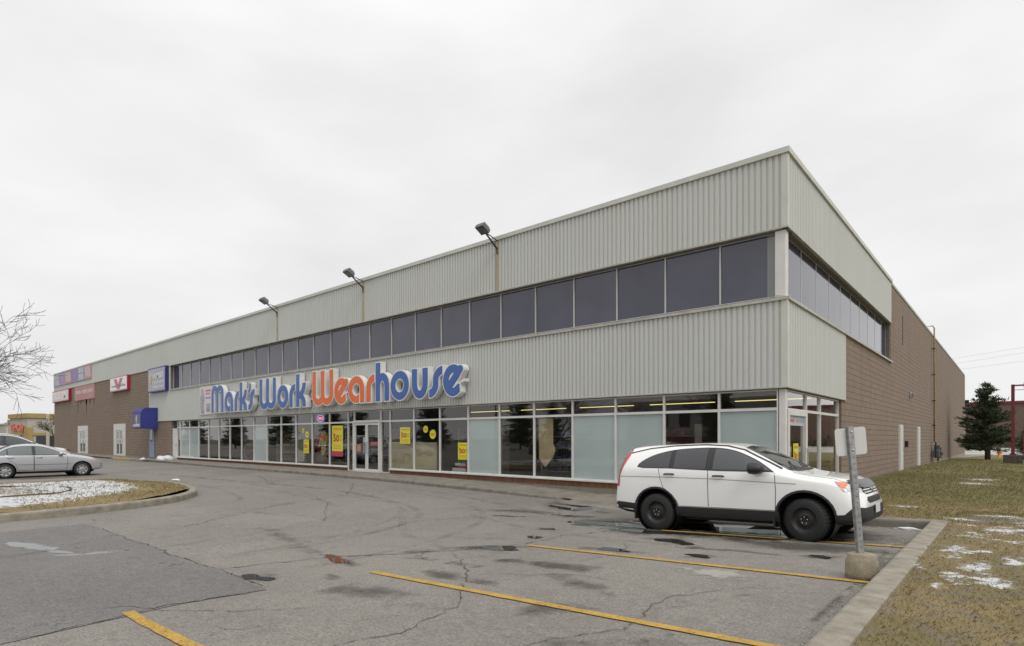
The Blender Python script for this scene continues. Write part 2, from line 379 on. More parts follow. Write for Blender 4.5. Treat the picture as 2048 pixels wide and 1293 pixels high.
# ---- shop front
YS = YC+.17; ZS, ZT = .52, 2.49
bays = [(-5.74, XC-.24)]+[(MUL[k+1], MUL[k]) for k in range(25)]
FROST = {0, 2, 3, 6, 17, 23, 24}
def shop_bay(a, b, axis, pos, frosted, z0=ZS, w=.03):
    fr = part(MB().add(*(lambda m: (m.v, m.f))(ringframe(a, b, z0, Z1-.02, axis, pos, w, .07))), 'shop_window', M['white_metal'])
    t = MB()
    (t.box(a+w, b-w, pos-.07, pos, ZT-.035, ZT+.035) if axis == 'x' else t.box(pos, pos+.07, a+w, b-w, ZT-.035, ZT+.035))
    part(t, 'transom_bar', M['white_metal'], fr)
    part(pane(a+w, b-w, z0+w, ZT-.035, axis, pos), 'frosted_pane' if frosted else 'pane', M['frost'] if frosted else M['glass'], fr)
    part(pane(a+w, b-w, ZT+.035, Z1-.02-w, axis, pos), 'transom_pane', M['glass'], fr)
for i, (a, b) in enumerate(bays):
    if i in (10, 11): continue
    if i == 25: a = -42.95
    shop_bay(a, b, 'x', YS, i in FROST)
# left end white service door
d = part(MB().box(-43.72, -42.95, YS-.09, YS, .3, 2.45), 'service_door', M['white_metal'], bevel=.01)
part(MB().box(-43.06, -43.0, YS-.13, YS-.09, 1.25, 1.4), 'handle', M['galv'], d)
part(MB().box(-43.74, -42.96, YS-.02, YS-.01, 2.5, Z1-.03), 'transom_pane', M['glass'])
# entrance: sidelights and double door
for a, b in ((-22.53, -22.05), (-20.10, -19.47)): shop_bay(a, b, 'x', YS, False, .34)
e = part(ringframe(-22.05, -20.10, .33, 2.53, 'x', YS-.02, .07, .12), 'entrance_frame', M['white_metal'])
part(ringframe(-22.05, -20.10, 2.53, Z1-.02, 'x', YS, .03, .07), 'entrance_frame', M['white_metal'])
part(pane(-22.02, -20.13, 2.56, Z1-.05, 'x', YS), 'transom_pane', M['glass'])
for a, b, hx in ((-21.98, -21.08, -21.16), (-21.07, -20.17, -21.0)):
    dr = part(ringframe(a, b, .36, 2.45, 'x', YS-.04, .075, .06, wt=.10), 'entrance_door', M['white_metal'])
    part(pane(a+.075, b-.075, .46, 2.35, 'x', YS-.04), 'pane', M['glass'], dr)
    part(MB().tube([(hx, YS-.10, 1.15), (hx, YS-.17, 1.15), (hx, YS-.17, 1.6), (hx, YS-.10, 1.6)], .018), 'handle', M['galv'], dr)
for a, b in ((-42.95, -22.53), (-19.47, XC-.07)):
    part(MB().box(a, b, YS-.15, YS+.02, ZS-.05, ZS), 'sill_strip', M['white_metal'], bevel=.006)
    part(MB().box(a, b, YS-.08, YS+.05, .31, ZS-.05), 'brick_base', M['soldier'])
    part(MB().box(a, b-.02, YS-.085, YS+.05, -.1, .31), 'foundation', M['found'])
part(MB().box(-22.53, -19.47, YS-.15, YS+.1, .1, .335), 'threshold', M['concrete'])
# side shop front
part(MB().box(XC-.22, XC-.03, YC+.2, 20.45, -.1, .30), 'foundation', M['concrete'])
XS = XC-.17
for a, b in ((16.70, 18.15), (18.15, 20.4)): shop_bay(a, b, 'y', XS, False, .30)
dr = part(ringframe(14.95, 16.70, .30, ZT, 'y', XS, .16, .09, wt=.14), 'side_door', M['white_metal'])
part(pane(15.11, 16.54, .44, 2.1, 'y', XS), 'pane', M['glass'], dr)
part(MB().box(XS+.01, XS+.03, 15.11, 16.54, 2.1, 2.35), 'header_strip', mat('pale_blue', (.42, .48, .52), .4), dr)
for y0, n_, c in ((15.2, 6, (.5, .12, .10)), (15.86, 1, (.55, .2, .12)), (16.1, 6, (.25, .33, .45))):
    part(MB().box(XS+.031, XS+.034, y0, y0+(.5 if n_ > 1 else .16), 2.19, 2.26), 'lettering', mat('hdr', c, .5), dr)
part(MB().tube([(XS+.1, 16.48, 1.1), (XS+.15, 16.48, 1.1), (XS+.15, 16.48, 1.5), (XS+.1, 16.48, 1.5)], .016), 'handle', M['galv'], dr)
part(ringframe(14.95, 16.70, ZT, Z1-.02, 'y', XS, .03, .07), 'shop_window', M['white_metal'])
part(pane(14.98, 16.67, ZT+.03, Z1-.05, 'y', XS), 'transom_pane', M['glass'])
# interior
IN = {'wall': mat('inner_wall', (.24, .23, .22), .9, var=.2, vscale=.8), 'floor': mat('inner_floor', (.30, .29, .27), .4, var=.15), 'ceil': mat('inner_ceiling', (.22, .21, .20), .9)}
part(MB().box(-44, XC-.3, YC+.4, 26, .2, .34), 'shop_floor', IN['floor'])
part(MB().box(-44, XC-.3, YC+.55, 26, 3.2, 3.3).box(-44, XC-.3, YC+.5, YC+.56, 3.0, 3.3), 'shop_ceiling', IN['ceil'])
part(MB().box(-44, -43.8, YC+.3, 26, .2, 3.2).box(-44, XC-.3, 25.9, 26.1, .2, 3.3).box(XC-.33, XC-.3, 20.45, 26, .2, 3.3), 'inner_wall', IN['wall'])
tube = mat('tube_lamp', (.8, .75, .4), emit=(1, .80, .30), es=1.5)
for row, yy in ((1, 20.0),):
    for k in range(5):
        x = -6.0-k*3.2
        part(MB().box(x-1.25, x+1.25, yy-.018, yy+.018, 3.035, 3.06), 'tube_light', tube)
# shelving and goods inside
rk = [(.28, .05, .05), (.05, .09, .2), (.2, .17, .1), (.05, .05, .05), (.25, .24, .22), (.1, .14, .1)]
for i, (x, y, wd, col, nm_) in enumerate([(-9.0, 18.0, 2.6, (.30, .10, .08), 'red and brown'), (-13.2, 18.6, 2.4, (.12, .16, .24), 'blue'), (-17.5, 18.2, 2.6, (.30, .27, .2), 'tan'), (-24.5, 18.0, 2.2, (.10, .12, .10), 'dark green'), (-28.0, 17.6, 2.4, (.28, .26, .25), 'pale grey'), (-33.0, 17.6, 2.6, (.2, .14, .1), 'brown'), (-37.5, 17.6, 2.4, (.15, .06, .07), 'maroon')]):
    t = thing('display_shelf', 'shop shelf stacked with %s folded goods seen dimly behind the glass' % nm_, 'shelf', (x, y, .34), 'shelves inside the shop')
    f_ = MB(); 
    for q_ in (-1, 1): f_.box(q_*wd/2-.02, q_*wd/2+.02, -.25, .25, 0, 1.9)
    f_.build('frame', M['white_metal'], t); rd0 = random.Random(i)
    for lv in range(4):
        MB().box(-wd/2+.02, wd/2-.02, -.25, .25, .12+lv*.46, .15+lv*.46).build('shelf_board', M['white_metal'], t)
        g_ = MB(); xx = -wd/2+.1
        while xx < wd/2-.35: ww = rd0.uniform(.2, .34); g_.box(xx, xx+ww, -.22, .2, .15+lv*.46, .15+lv*.46+rd0.uniform(.12, .3)); xx += ww+.05
        g_.build('folded_goods', mat('goods', col, .9, var=.6, vscale=3), t)
# low beige display back panel and hanging beige board
tag(MB().box(-20.0, -16.95, YS+.25, YS+.3, .36, 1.62).build('display_board', mat('board', (.62, .54, .36), .7, var=.08), origin=(-18.4, YS+.27, .36)),
    'low beige display board behind the panes right of the entrance door', 'display board')
tag(MB().prism([(-11.78, 1.12), (-11.52, .84), (-11.2, 1.18), (-11.1, 1.4), (-11.2, 1.62), (-11.2, 2.42), (-11.78, 2.42)], 0, .012).map(lambda x, y, z: (x, YS+.12+z, y)).build('paper_sheet', mat('kraft', (.60, .48, .28), .8, var=.15), origin=(-11.5, YS+.12, .8)),
    'torn beige paper sheet hanging behind a dark pane left of the white frosted panes', 'paper sheet')
for i, (x, wd, h, dp) in enumerate([(-25, 1.6, 1.5, 19), (-28.5, 1.2, 1.3, 20), (-31, 2, 1.5, 18.5), (-35, 1.5, 1.4, 19.5), (-14.5, 1.5, 1.5, 20), (-12, 1.6, 1.6, 22)]):
    t = thing('clothes_rack', 'rack hung with %s garments behind the shop front glass' % ['red', 'navy', 'tan', 'black', 'grey', 'green'][i % 6], 'clothes rack', (x, dp, .34), 'clothes racks inside the shop')
    f_ = MB().tube([(-wd/2, 0, 0), (-wd/2, 0, h), (wd/2, 0, h), (wd/2, 0, 0)], .02, 6)
    f_.build('frame', M['galv'], t)
    g = MB(); col = rk[i % 6]
    for k in range(12):
        xx = -wd/2+.08+k*(wd-.16)/11; g.box(xx-.03, xx+.03, -.25+.04*random.random(), .25, h-.95-.1*random.random(), h-.05)
    g.build('garments', mat('garment', col, .9, var=.5, vscale=6), t)
# ------------------------------------------------------------------ ground, lot, kerbs
def grid(xs, ys, zf, name, m, smooth=True, attrs=None, keep=None):
    vs = [(x, y, zf(x, y)) for y in ys for x in xs]; nx = len(xs); fs = []
    for j in range(len(ys)-1):
        for i in range(nx-1):
            if keep and not keep((xs[i]+xs[i+1])/2, (ys[j]+ys[j+1])/2): continue
            fs.append((j*nx+i, j*nx+i+1, (j+1)*nx+i+1, (j+1)*nx+i))
    me = bpy.data.meshes.new(name); me.from_pydata(vs, [], fs); me.materials.append(m)
    for p in me.polygons: p.use_smooth = smooth
    for k, fn in (attrs or {}).items():
        a = me.attributes.new(k, 'FLOAT', 'POINT'); a.data.foreach_set('value', [fn(v[0], v[1]) for v in vs])
    o = bpy.data.objects.new(name, me); C.objects.link(o); return struct(o)
def cround_(pts, n=6):
    o_ = []
    for i in range(len(pts)-1):
        p0 = Vector(pts[max(0, i-1)]); p1 = Vector(pts[i]); p2 = Vector(pts[i+1]); p3 = Vector(pts[min(len(pts)-1, i+2)])
        for j in range(n):
            t = j/n; o_.append(tuple(.5*((2*p1)+(p2-p0)*t+(2*p0-5*p1+4*p2-p3)*t*t+(3*p1-p0-3*p2+p3)*t**3)))
    return o_+[tuple(pts[-1])]
def lin(a, b, n): return [a+(b-a)*i/n for i in range(n+1)]
def frange(a, b, s): return lin(a, b, max(1, int(round((b-a)/s))))
gm = mat('field', (.10, .095, .055), .95, var=.3, vscale=.15)
struct(MB().quad((-900, -900, -.6), (900, -900, -.6), (900, 1200, -.6), (-900, 1200, -.6)).build('ground', gm))
KX = -1.11                                                # lot edge against the right kerb
grid([-160, -120, -100, -90, -80, -70]+frange(-60, -20, 2)+frange(-19, KX+.02, .6), [-120, -80, -50, -30, -20, -10]+frange(-5, 14.2, .6)+[14.75],
     lotz, 'asphalt_lot', M['asphalt'])
grid([-160, -120, -100, -79.0, -78.2], [14.75, 20, 30, 60, 120, 160], lambda x, y: .2-.002*(y-14), 'asphalt_lot', M['asphalt'])
# darker patch of newer asphalt
def sheet(poly, name, m, dz=.004, res=.35, attr=None):
    poly = densify(poly, res)
    pts = [Vector(p) for p in poly]; n = len(pts)
    x0, x1 = min(p.x for p in pts), max(p.x for p in pts); y0, y1 = min(p.y for p in pts), max(p.y for p in pts)
    inner = []
    yy = y0+res/2
    while yy < y1:
        xx = x0+res/2
        while xx < x1:
            if inside((xx, yy), poly) and min((Vector((xx, yy))-p).length for p in pts) > res*.45: inner.append(Vector((xx, yy)))
            xx += res
        yy += res
    r = delaunay_2d_cdt(pts+inner, [], [list(range(n))], 1, 1e-5)
    mb = MB(); mb.add([(v.x, v.y, lotz(v.x, v.y)+dz) for v in r[0]], [f for f in r[2]])
    o = mb.build(name, m, smooth=True)
    if attr:
        a = o.data.attributes.new(attr, 'FLOAT', 'POINT')
        e2 = max(1e-3, min(max(p.x for p in pts)-min(p.x for p in pts), max(p.y for p in pts)-min(p.y for p in pts))*.36)
        a.data.foreach_set('value', [min(1.0, min((Vector((v.x, v.y))-p).length for p in pts)/e2) for v in r[0]])
    return o
def densify(poly, res):
    o_ = []
    for i, a in enumerate(poly):
        b = poly[(i+1) % len(poly)]; d_ = math.dist(a, b); k = max(1, int(d_/res))
        o_ += [(a[0]+(b[0]-a[0])*j/k, a[1]+(b[1]-a[1])*j/k) for j in range(k)]
    return o_
def inside(p, poly):
    x, y = p; c = False; j = len(poly)-1
    for i in range(len(poly)):
        xi, yi = poly[i]; xj, yj = poly[j]
        if (yi > y) != (yj > y) and x < (xj-xi)*(y-yi)/(yj-yi)+xi: c = not c
        j = i
    return c
def rough_poly(poly, res, amp, seed=1):
    rd = random.Random(seed); return [(x+rd.uniform(-amp, amp), y+rd.uniform(-amp, amp)) for x, y in densify(poly, res)]
struct(sheet(rough_poly([(-13.6, .0), (-13.9, 3.05), (-12.12, 3.17), (-9.93, 3.23), (-7.53, 3.27), (-6.62, 3.22), (-6.75, 2.44), (-6.6, .9), (-6.7, -3), (-13.6, -3)], .3, .012), 'asphalt_patch', M['asphalt_dark'], .006))
# concrete apron remains around bay lines (paler repaired area)
k = NB('pale_patch'); k.b.inputs['Base Color'].default_value = (.30, .285, .25, 1); k.b.inputs['Roughness'].default_value = .95
def edge_alpha(k, attr, a, b, nscale=6, amp=.9):
    v = k.mul(k.attr(attr), k.mul(k.mul(k.noise(nscale, 5, rough=.65), .5, 'SUBTRACT'), amp), 'ADD')
    tr = k.n('ShaderNodeBsdfTransparent'); mxs = k.n('ShaderNodeMixShader'); k.l(k.rng(v, a, b), mxs.inputs[0])
    k.l(tr.outputs[0], mxs.inputs[1]); k.l(k.b.outputs[0], mxs.inputs[2]); k.l(mxs.outputs[0], k.out.inputs[0]); return v
edge_alpha(k, 'e', .55, 1.0, 5, 1.6); M['pale'] = k.m
struct(sheet([(-3.6, 6.6), (-2.6, 6.35), (-1.9, 6.7), (-2.0, 7.3), (-2.9, 7.7), (-3.7, 7.3)], 'worn_patch', M['pale'], .003, .2, 'e'))
# puddles: dark, mirror-smooth shallow water with a ragged edge
k = NB('puddle_water'); k.b.inputs['Roughness'].default_value = .015; k.b.inputs['IOR'].default_value = 1.5
k.l(k.mix(k.rng(k.noise(1.2, 4), .35, .65), (.045, .038, .030), (.028, .026, .024)), k.b.inputs['Base Color'])
edge_alpha(k, 'e', .28, .40, 3.5, .9); k.bump(k.noise(3, 2), .02, .01); M['puddle'] = k.m
k = NB('wet'); k.b.inputs['Roughness'].default_value = .35; k.b.inputs['Base Color'].default_value = (.06, .055, .048, 1)
k.bump(k.noise(70, 3), .4, .008); 
v_ = k.mul(k.attr('e'), k.mul(k.mul(k.noise(3, 5, rough=.65), .5, 'SUBTRACT'), 1.6), 'ADD'); tr = k.n('ShaderNodeBsdfTransparent'); mxs = k.n('ShaderNodeMixShader'); k.l(k.rng(v_, .2, 1.2, 0, .55), mxs.inputs[0])
k.l(tr.outputs[0], mxs.inputs[1]); k.l(k.b.outputs[0], mxs.inputs[2]); k.l(mxs.outputs[0], k.out.inputs[0]); M['wet'] = k.m
def blob(cx, cy, rx, ry, rot=0, seed=0, n=26):
    rd = random.Random(seed); ph = [rd.uniform(0, 6.28) for _ in range(4)]; o_ = []
    for i in range(n):
        t = 2*PI*i/n; r = 1+.22*math.sin(2*t+ph[0])+.15*math.sin(3*t+ph[1])+.08*math.sin(5*t+ph[2])
        x, y = rx*r*math.cos(t), ry*r*math.sin(t); o_.append((cx+x*math.cos(rot)-y*math.sin(rot), cy+x*math.sin(rot)+y*math.cos(rot)))
    return o_
PUD0 = [(-8.4, 12.1, .85, .28, .1), (-4.1, 10.95, 1.6, .55, .0), (-3.2, 10.25, .95, .20, -.08), (-5.9, 10.35, 1.0, .26, .06), (-5.0, 9.78, .8, .14, .08),
       (-6.3, 6.9, .48, .13, .5), (-7.55, 4.72, .50, .055, -.25), (-7.3, 3.42, .24, .09, .3), (-10.6, 2.42, .42, .10, 1.2), (-11.6, 2.0, 1.0, .13, .35),
       (-4.7, 7.75, .30, .08, .1), (-4.25, 8.95, .42, .13, -.1), (-3.4, 7.95, .20, .08, 0), (-6.5, 8.1, .15, .10, .3), (-6.9, 9.0, .16, .08, .5), (-8.6, 9.9, .7, .07, .5), (-6.7, 9.9, .2, .1, .3), (-2.0, 8.75, .18, .08, 0), (-7.6, 10.9, .5, .1, .4), (-6.05, 12.0, .6, .2, 0)]
PUD = [(x, y, rx*1.15, ry*(1.9 if i != 1 else 1.5), ro) for i, (x, y, rx, ry, ro) in enumerate(PUD0)]
for i, (x, y, rx, ry, ro) in enumerate(PUD):
    struct(sheet(blob(x, y, rx*1.5, ry*1.9, ro, i+50), 'wet_asphalt', M['wet'], .003, max(.08, ry*.5), 'e'))
    struct(sheet(blob(x, y, rx, ry, ro, i), 'puddle', M['puddle'], .007, max(.06, min(.2, ry*.5)), 'e'))
for i, (x, y, rx, ry, ro) in enumerate([(-5.3, 5.0, .75, .30, -.1), (-4.3, 4.0, 1.1, .22, .4), (-6.2, 5.6, .8, .2, .2), (-5.4, 6.2, .7, .18, .1), (-6.6, 4.1, .45, .14, 0), (-3.5, 4.5, .7, .25, 1.0), (-3.0, 9.6, 2.1, .75, 0), (-5.0, 2.9, 1.4, .2, .35), (-2.2, 6.0, .5, .15, 1.2), (-13, 9.5, 1.8, .25, .5), (-17, 11, 2.4, .3, .3), (-30.8, 5.4, 2.2, .8, 1.57), (-1.3, 5.5, 2.2, .10, 1.57), (-1.3, 9.0, 2.6, .12, 1.57), (-2.2, 12.3, 1.4, .10, 0), (-6.9, 6.2, 1.3, .25, 1.1), (-4.6, 6.3, .9, .25, .1), (-3.2, 8.6, .8, .2, .1), (-7.6, 7.2, 1.6, .4, .5), (-9.5, 5.0, 1.8, .35, -.2), (-8.8, 10.6, 1.8, .45, .2), (-5.6, 3.9, 1.3, .35, .3), (-3.9, 5.6, 1.0, .3, -.2), (-8.2, 2.3, 1.1, .25, .1), (-2.6, 3.9, .7, .3, .6), (-12.5, 6.5, 2.0, .3, .4)]):
    struct(sheet(blob(x, y, rx, ry, ro, i+90), 'damp_stain', M['wet'], .0025, .14, 'e'))
# long cracks
k = NB('crack'); k.b.inputs['Roughness'].default_value = .95
k.l(k.mix(k.rng(k.noise(9, 3), .4, .6), (.035, .032, .03), (.07, .063, .055)), k.b.inputs['Base Color']); M['crack'] = k.m
def crack(pts, wd, seed):
    rd = random.Random(seed); P = []
    for a, b in zip(pts, pts[1:]):
        n = max(2, int(math.dist(a, b)/.07))
        P += [(a[0]+(b[0]-a[0])*i/n, a[1]+(b[1]-a[1])*i/n) for i in range(n)]
    ox = oy = 0; Q = []
    for x, y in P:
        ox = ox*.75+rd.uniform(-.035, .035); oy = oy*.75+rd.uniform(-.035, .035); Q.append((x+ox+rd.uniform(-.012, .012), y+oy+rd.uniform(-.012, .012)))
    mb = MB(); vs = []; n = len(Q)
    for i, (x, y) in enumerate(Q):
        a = Q[max(0, i-1)]; b = Q[min(n-1, i+1)]; d_ = Vector((b[0]-a[0], b[1]-a[1])).normalized()
        w_ = wd*.62*rd.uniform(.15, 1.3)*min(1, i/4+.1, (n-1-i)/4+.1)
        for s_ in (-1, 1):
            px, py = x-d_.y*w_*s_, y+d_.x*w_*s_; vs.append((px, py, lotz(px, py)+.0085))
    mb.add(vs, [(2*i, 2*i+2, 2*i+3, 2*i+1) for i in range(n-1)])
    struct(mb.build('crack', M['crack']))
for i, (p, wd) in enumerate([([(-8.2, 3.2), (-7.9, 4.1), (-7.7, 4.75), (-7.1, 5.6), (-6.7, 6.2), (-6.2, 7.6), (-6.2, 8.6), (-5.8, 9.6), (-5.5, 10.6)], .02), ([(-6.7, 6.2), (-5.7, 5.6), (-5.3, 5.2), (-4.3, 4.1), (-4.0, 3.2), (-4.3, 2.3), (-4.9, 1.5)], .010),
     ([(-12.12, 3.17), (-10, 3.25), (-7.5, 3.28), (-6.62, 3.22)], .016), ([(-13.8, 3.05), (-12.12, 3.17)], .012), ([(-6.6, 3.2), (-6.75, 2.3), (-6.6, .9)], .016), ([(-10, 3.4), (-9.9, 4.6), (-9.2, 6.0), (-9.6, 8.2), (-9.0, 9.4)], .008), ([(-12, 4), (-14, 7), (-15, 9.8), (-18, 12)], .012), ([(-5.3, 5.2), (-4.2, 5.9), (-3.3, 5.9)], .008),
     ([(-4.6, 6.6), (-4.4, 7.6), (-4.9, 8.6)], .008), ([(-10.8, 6.5), (-13.5, 8.2), (-17, 9.4)], .008), ([(-3.2, 3.2), (-2.6, 4.4), (-2.7, 5.6), (-2, 6.8)], .007), ([(-7.3, 1.6), (-7.0, 1.95), (-6.0, 2.6), (-5.2, 3.4)], .007), ([(-20, 10), (-24, 11.4), (-30, 12)], .015), ([(-11.3, 2.3), (-11.0, 1.2)], .012)]):
    crack(p, wd, i+5)
k = NB('tyre_mark'); k.b.inputs['Base Color'].default_value = (.07, .065, .06, 1); k.b.inputs['Roughness'].default_value = .9
tr = k.n('ShaderNodeBsdfTransparent'); mxs = k.n('ShaderNodeMixShader'); k.l(k.rng(k.noise(1.6, 6, rough=.7), .40, .70, 0, .2), mxs.inputs[0]); k.l(tr.outputs[0], mxs.inputs[1]); k.l(k.b.outputs[0], mxs.inputs[2]); k.l(mxs.outputs[0], k.out.inputs[0])
for i, pts_ in enumerate([[(-38, 9.2), (-26, 9.6), (-17, 10.2), (-11.5, 9.0), (-9.2, 5.5), (-9.0, 1)], [(-38, 10.9), (-26, 11.2), (-16, 11.6), (-10, 10.2), (-7.6, 6.5), (-7.4, 1)], [(-34, 8.4), (-24, 9.8), (-15, 8.2), (-13.8, 4)], [(-9.5, 9.4), (-7, 8.8), (-4.2, 8.6)], [(-10.4, 8.2), (-8, 6.6), (-4.2, 6.1)], [(-20, 12.1), (-13, 11.8), (-9, 11.0), (-6.5, 10.9)]]):
    Q = cround_(pts_, 14)
    for off_ in (0, 1.45) if i < 3 else (0,):
        vs_ = []
        for j, p in enumerate(Q):
            a = Q[max(0, j-1)]; b = Q[min(len(Q)-1, j+1)]; d_ = Vector((b[0]-a[0], b[1]-a[1])).normalized()
            for q_ in (off_-.085, off_+.085): vs_.append((p[0]+d_.y*q_, p[1]-d_.x*q_, lotz(p[0]+d_.y*q_, p[1]-d_.x*q_)+.0018))
        struct(MB().add(vs_, [(2*j, 2*j+2, 2*j+3, 2*j+1) for j in range(len(Q)-1)]).build('tyre_mark', k.m))
# parking lines
k = NB('line_paint'); k.b.inputs['Roughness'].default_value = .75
c = k.mix(k.rng(k.noise(5, 5, rough=.7), .35, .7), (.47, .29, .045), (.33, .20, .04)); k.l(c, k.b.inputs['Base Color'])
wear = k.rng(k.noise(30, 5, rough=.75), .545, .66); tr = k.n('ShaderNodeBsdfTransparent'); mxs = k.n('ShaderNodeMixShader'); k.l(wear, mxs.inputs[0]); k.l(k.b.outputs[0], mxs.inputs[1]); k.l(tr.outputs[0], mxs.inputs[2]); k.l(mxs.outputs[0], k.out.inputs[0]); M['line'] = k.m
for (x0, y0, x1, y1) in ((-6.83, 1.88, KX-.02, 1.90), (-6.44, 4.58, KX-.03, 4.66), (-6.06, 7.36, KX-.02, 7.40), (-5.0, 10.02, KX-.02, 10.15), (-6.9, -.9, KX-.02, -.9), (-28.9, -1, -28.9, 6.8), (-34.6, -1, -34.6, 6.8)):
    hw = .055; dx, dy = x1-x0, y1-y0; L = math.hypot(dx, dy); nx, ny = -dy/L*hw, dx/L*hw
    o = sheet(rough_poly([(x0-nx, y0-ny), (x1-nx, y1-ny), (x1+nx, y1+ny), (x0+nx, y0+ny)], .12, .006, int(y0*10)), 'parking_line', M['line'], .0115, .12); struct(o)
# kerbs
def sweep(path, prof, name, m, closed=False, zf=None):
    n = len(path); vs = []; q = len(prof)
    for i, p in enumerate(path):
        a = path[(i-1) % n] if closed or i else p; b = path[(i+1) % n] if closed or i < n-1 else p
        d_ = Vector((b[0]-a[0], b[1]-a[1])).normalized(); nr = Vector((d_.y, -d_.x))
        for u, v in prof: vs.append((p[0]+nr.x*u, p[1]+nr.y*u, (zf(p[0], p[1]) if zf else (p[2] if len(p) > 2 else 0))+v))
    fs = [(i*q+k_, i*q+k_+1, ((i+1) % n)*q+k_+1, ((i+1) % n)*q+k_) for i in range(n if closed else n-1) for k_ in range(q-1)]
    mb = MB().add(vs, fs)
    if not closed: mb.f += [tuple(range(q)), tuple(range((n-1)*q, n*q))[::-1]]; mb.m += [0, 0]
    return struct(mb.build(name, m))
def cround(pts, n=6):                                     # catmull-rom
    o_ = []
    for i in range(len(pts)-1):
        p0 = Vector(pts[max(0, i-1)]); p1 = Vector(pts[i]); p2 = Vector(pts[i+1]); p3 = Vector(pts[min(len(pts)-1, i+2)])
        for j in range(n):
            t = j/n; o_.append(tuple(.5*((2*p1)+(p2-p0)*t+(2*p0-5*p1+4*p2-p3)*t*t+(3*p1-p0-3*p2+p3)*t**3)))
    return o_+[tuple(pts[-1])]
KP = [(0, -.25), (-.01, .12), (.0, .145), (.025, .155), (.21, .155), (.235, .14), (.24, -.25)]
ky = frange(-6, 12.45, .9)
def kline(a, b, n): return [(a[0]+(b[0]-a[0])*i/n, a[1]+(b[1]-a[1])*i/n) for i in range(n+1)]
for y0 in (-6, -3, 0, 3.0, 6.1, 9.2): # cast lengths with joints
    y1 = {-6: -3, -3: 0, 0: 3.0, 3.0: 6.1, 6.1: 9.2, 9.2: 12.42}[y0]
    sweep([(KX, y, lotz(KX, y)) for y in frange(y0+.006, y1-.006, .5)], KP, 'kerb', M['kerb'])
sweep([(x, 12.42, lotz(x, 12.4)+.0) for x in frange(-3.7, KX-.02, .4)][::-1], [(u, v) for u, v in KP], 'kerb', M['kerb_dark'])
sweep([(x, 12.42, lotz(KX, 12.4)+.0) for x in (KX+.24, KX-.015)], KP, 'kerb', M['kerb'])
wk = cround([(-90, 13.3), (-60, 13.3), (-52.6, 13.3), (-50.8, 13.0), (-44, 13.0), (-43, 13.25), (-30, 13.1), (-22.7, 13.1), (-18, 13.0), (-13, 13.0), (-10.3, 13.05), (-9.2, 13.4)], 5)
sweep([(x, y, swz(x)-.155) for x, y in wk][::-1], KP, 'kerb', M['kerb_dark'])
ky_ = mat('kerb_yellow', (.36, .27, .08), .85, var=.3, vscale=3)
sweep([(x, 12.98-.02, swz(x)-.145) for x in frange(-50.6, -46.9, .4)][::-1], [(0, -.2), (-.012, .12), (0, .15), (.03, .163), (.25, .163), (.26, -.2)], 'yellow_kerb', ky_)
grid([-95, -80, -70, -60]+frange(-52, -9.2, .8), lin(13.2, 14.9, 4), lambda x, y: swz(x)-.004+.03*(y-13.2)/1.7, 'sidewalk', M['walk'])
grid(frange(-9.2, -3.7, .5), lin(12.5, 14.9, 5), lambda x, y: lotz(x, 12.5)+.004+ (swz(x)+.05-lotz(x, 12.5)-.004)*ss(12.6, 13.6, y), 'sidewalk', M['walk'])
# small traffic island kerb beyond the silver sedan
sweep([(x, y, .2) for x, y in cround([(-60, 9.55), (-50, 9.6), (-45.2, 9.7), (-44.6, 10.0), (-45.2, 10.3), (-50, 10.4), (-60, 10.4)], 5)][::-1], [(-.02, -.3), (-.02, .1), (.02, .13), (.2, .13)], 'kerb', M['kerb_dark'])
struct(MB().box(-60, -45.1, 9.7, 10.25, 0, .31).build('median', M['walk']))
# ---- planted island with snow
isl = cround([(-15.3, -8), (-15.3, -2), (-15.3, 2.0), (-15.42, 2.9), (-15.62, 3.8), (-16.1, 4.9), (-16.9, 5.9), (-18.2, 6.75), (-20.4, 7.35), (-22.6, 7.45), (-24.2, 6.9), (-25.1, 5.6), (-25.3, 4.2), (-25.3, 0), (-25.3, -8)], 5)
sweep([(x, y, lotz(x, y)) for x, y in isl], [(.02, -.2), (.01, .12), (.0, .15), (-.03, .165), (-.2, .165), (-.22, .0)], 'kerb', M['kerb'])
def grass_mat(name, snow=True):
    k = NB(name)
    n1 = k.noise(1.3, 5, rough=.6); n2 = k.noise(26, 5, rough=.7); n3 = k.noise(.35, 4)
    c = k.mix(k.rng(n1, .35, .65), (.29, .225, .12), (.20, .16, .08))
    c = k.mix(k.rng(n3, .45, .65, 0, .65), c, (.165, .165, .065))
    q_ = k.n('ShaderNodeSeparateXYZ'); k.l(k.obj, q_.inputs[0]); c = k.mix(k.mul(k.rng(q_.outputs[1], 14.5, 19, 0, .75), k.rng(k.noise(.8, 5, rough=.65), .3, .6)), c, (.150, .150, .062))
    c = k.mix(k.rng(n2, .40, .62, 0, .5), c, (.17, .13, .07))
    d_ = k.mul(k.attr('dirt'), k.mul(k.mul(k.noise(4, 5, rough=.7), .5, 'SUBTRACT'), 1.3), 'ADD')
    c = k.mix(k.rng(d_, .45, .7, 0, .85), c, (.19, .165, .135))
    if snow:
        s_ = k.mul(k.attr('snow'), k.mul(k.mul(k.noise(7, 6, rough=.75), .5, 'SUBTRACT'), 2.2), 'ADD')
        c = k.mix(k.rng(s_, .55, .85), c, (.60, .61, .64))
    k.l(c, k.b.inputs['Base Color']); k.b.inputs['Roughness'].default_value = .95; k.b.inputs['Specular IOR Level'].default_value = .15
    k.bump(n2, .9, .03); return k.m
M['grass'] = grass_mat('grass_ground')
def snow_i(x, y):
    d1 = math.hypot((x+21.4)/5.9, (y-1.2)/5.3)
    s_ = 1-ss(.80, 1.05, d1)
    if y < 1: s_ = max(s_, .75)
    edge = ss(0, .5, -15.45-x) * ss(0, .4, 7.2-y)
    return s_*(.35+.65*edge)*.88
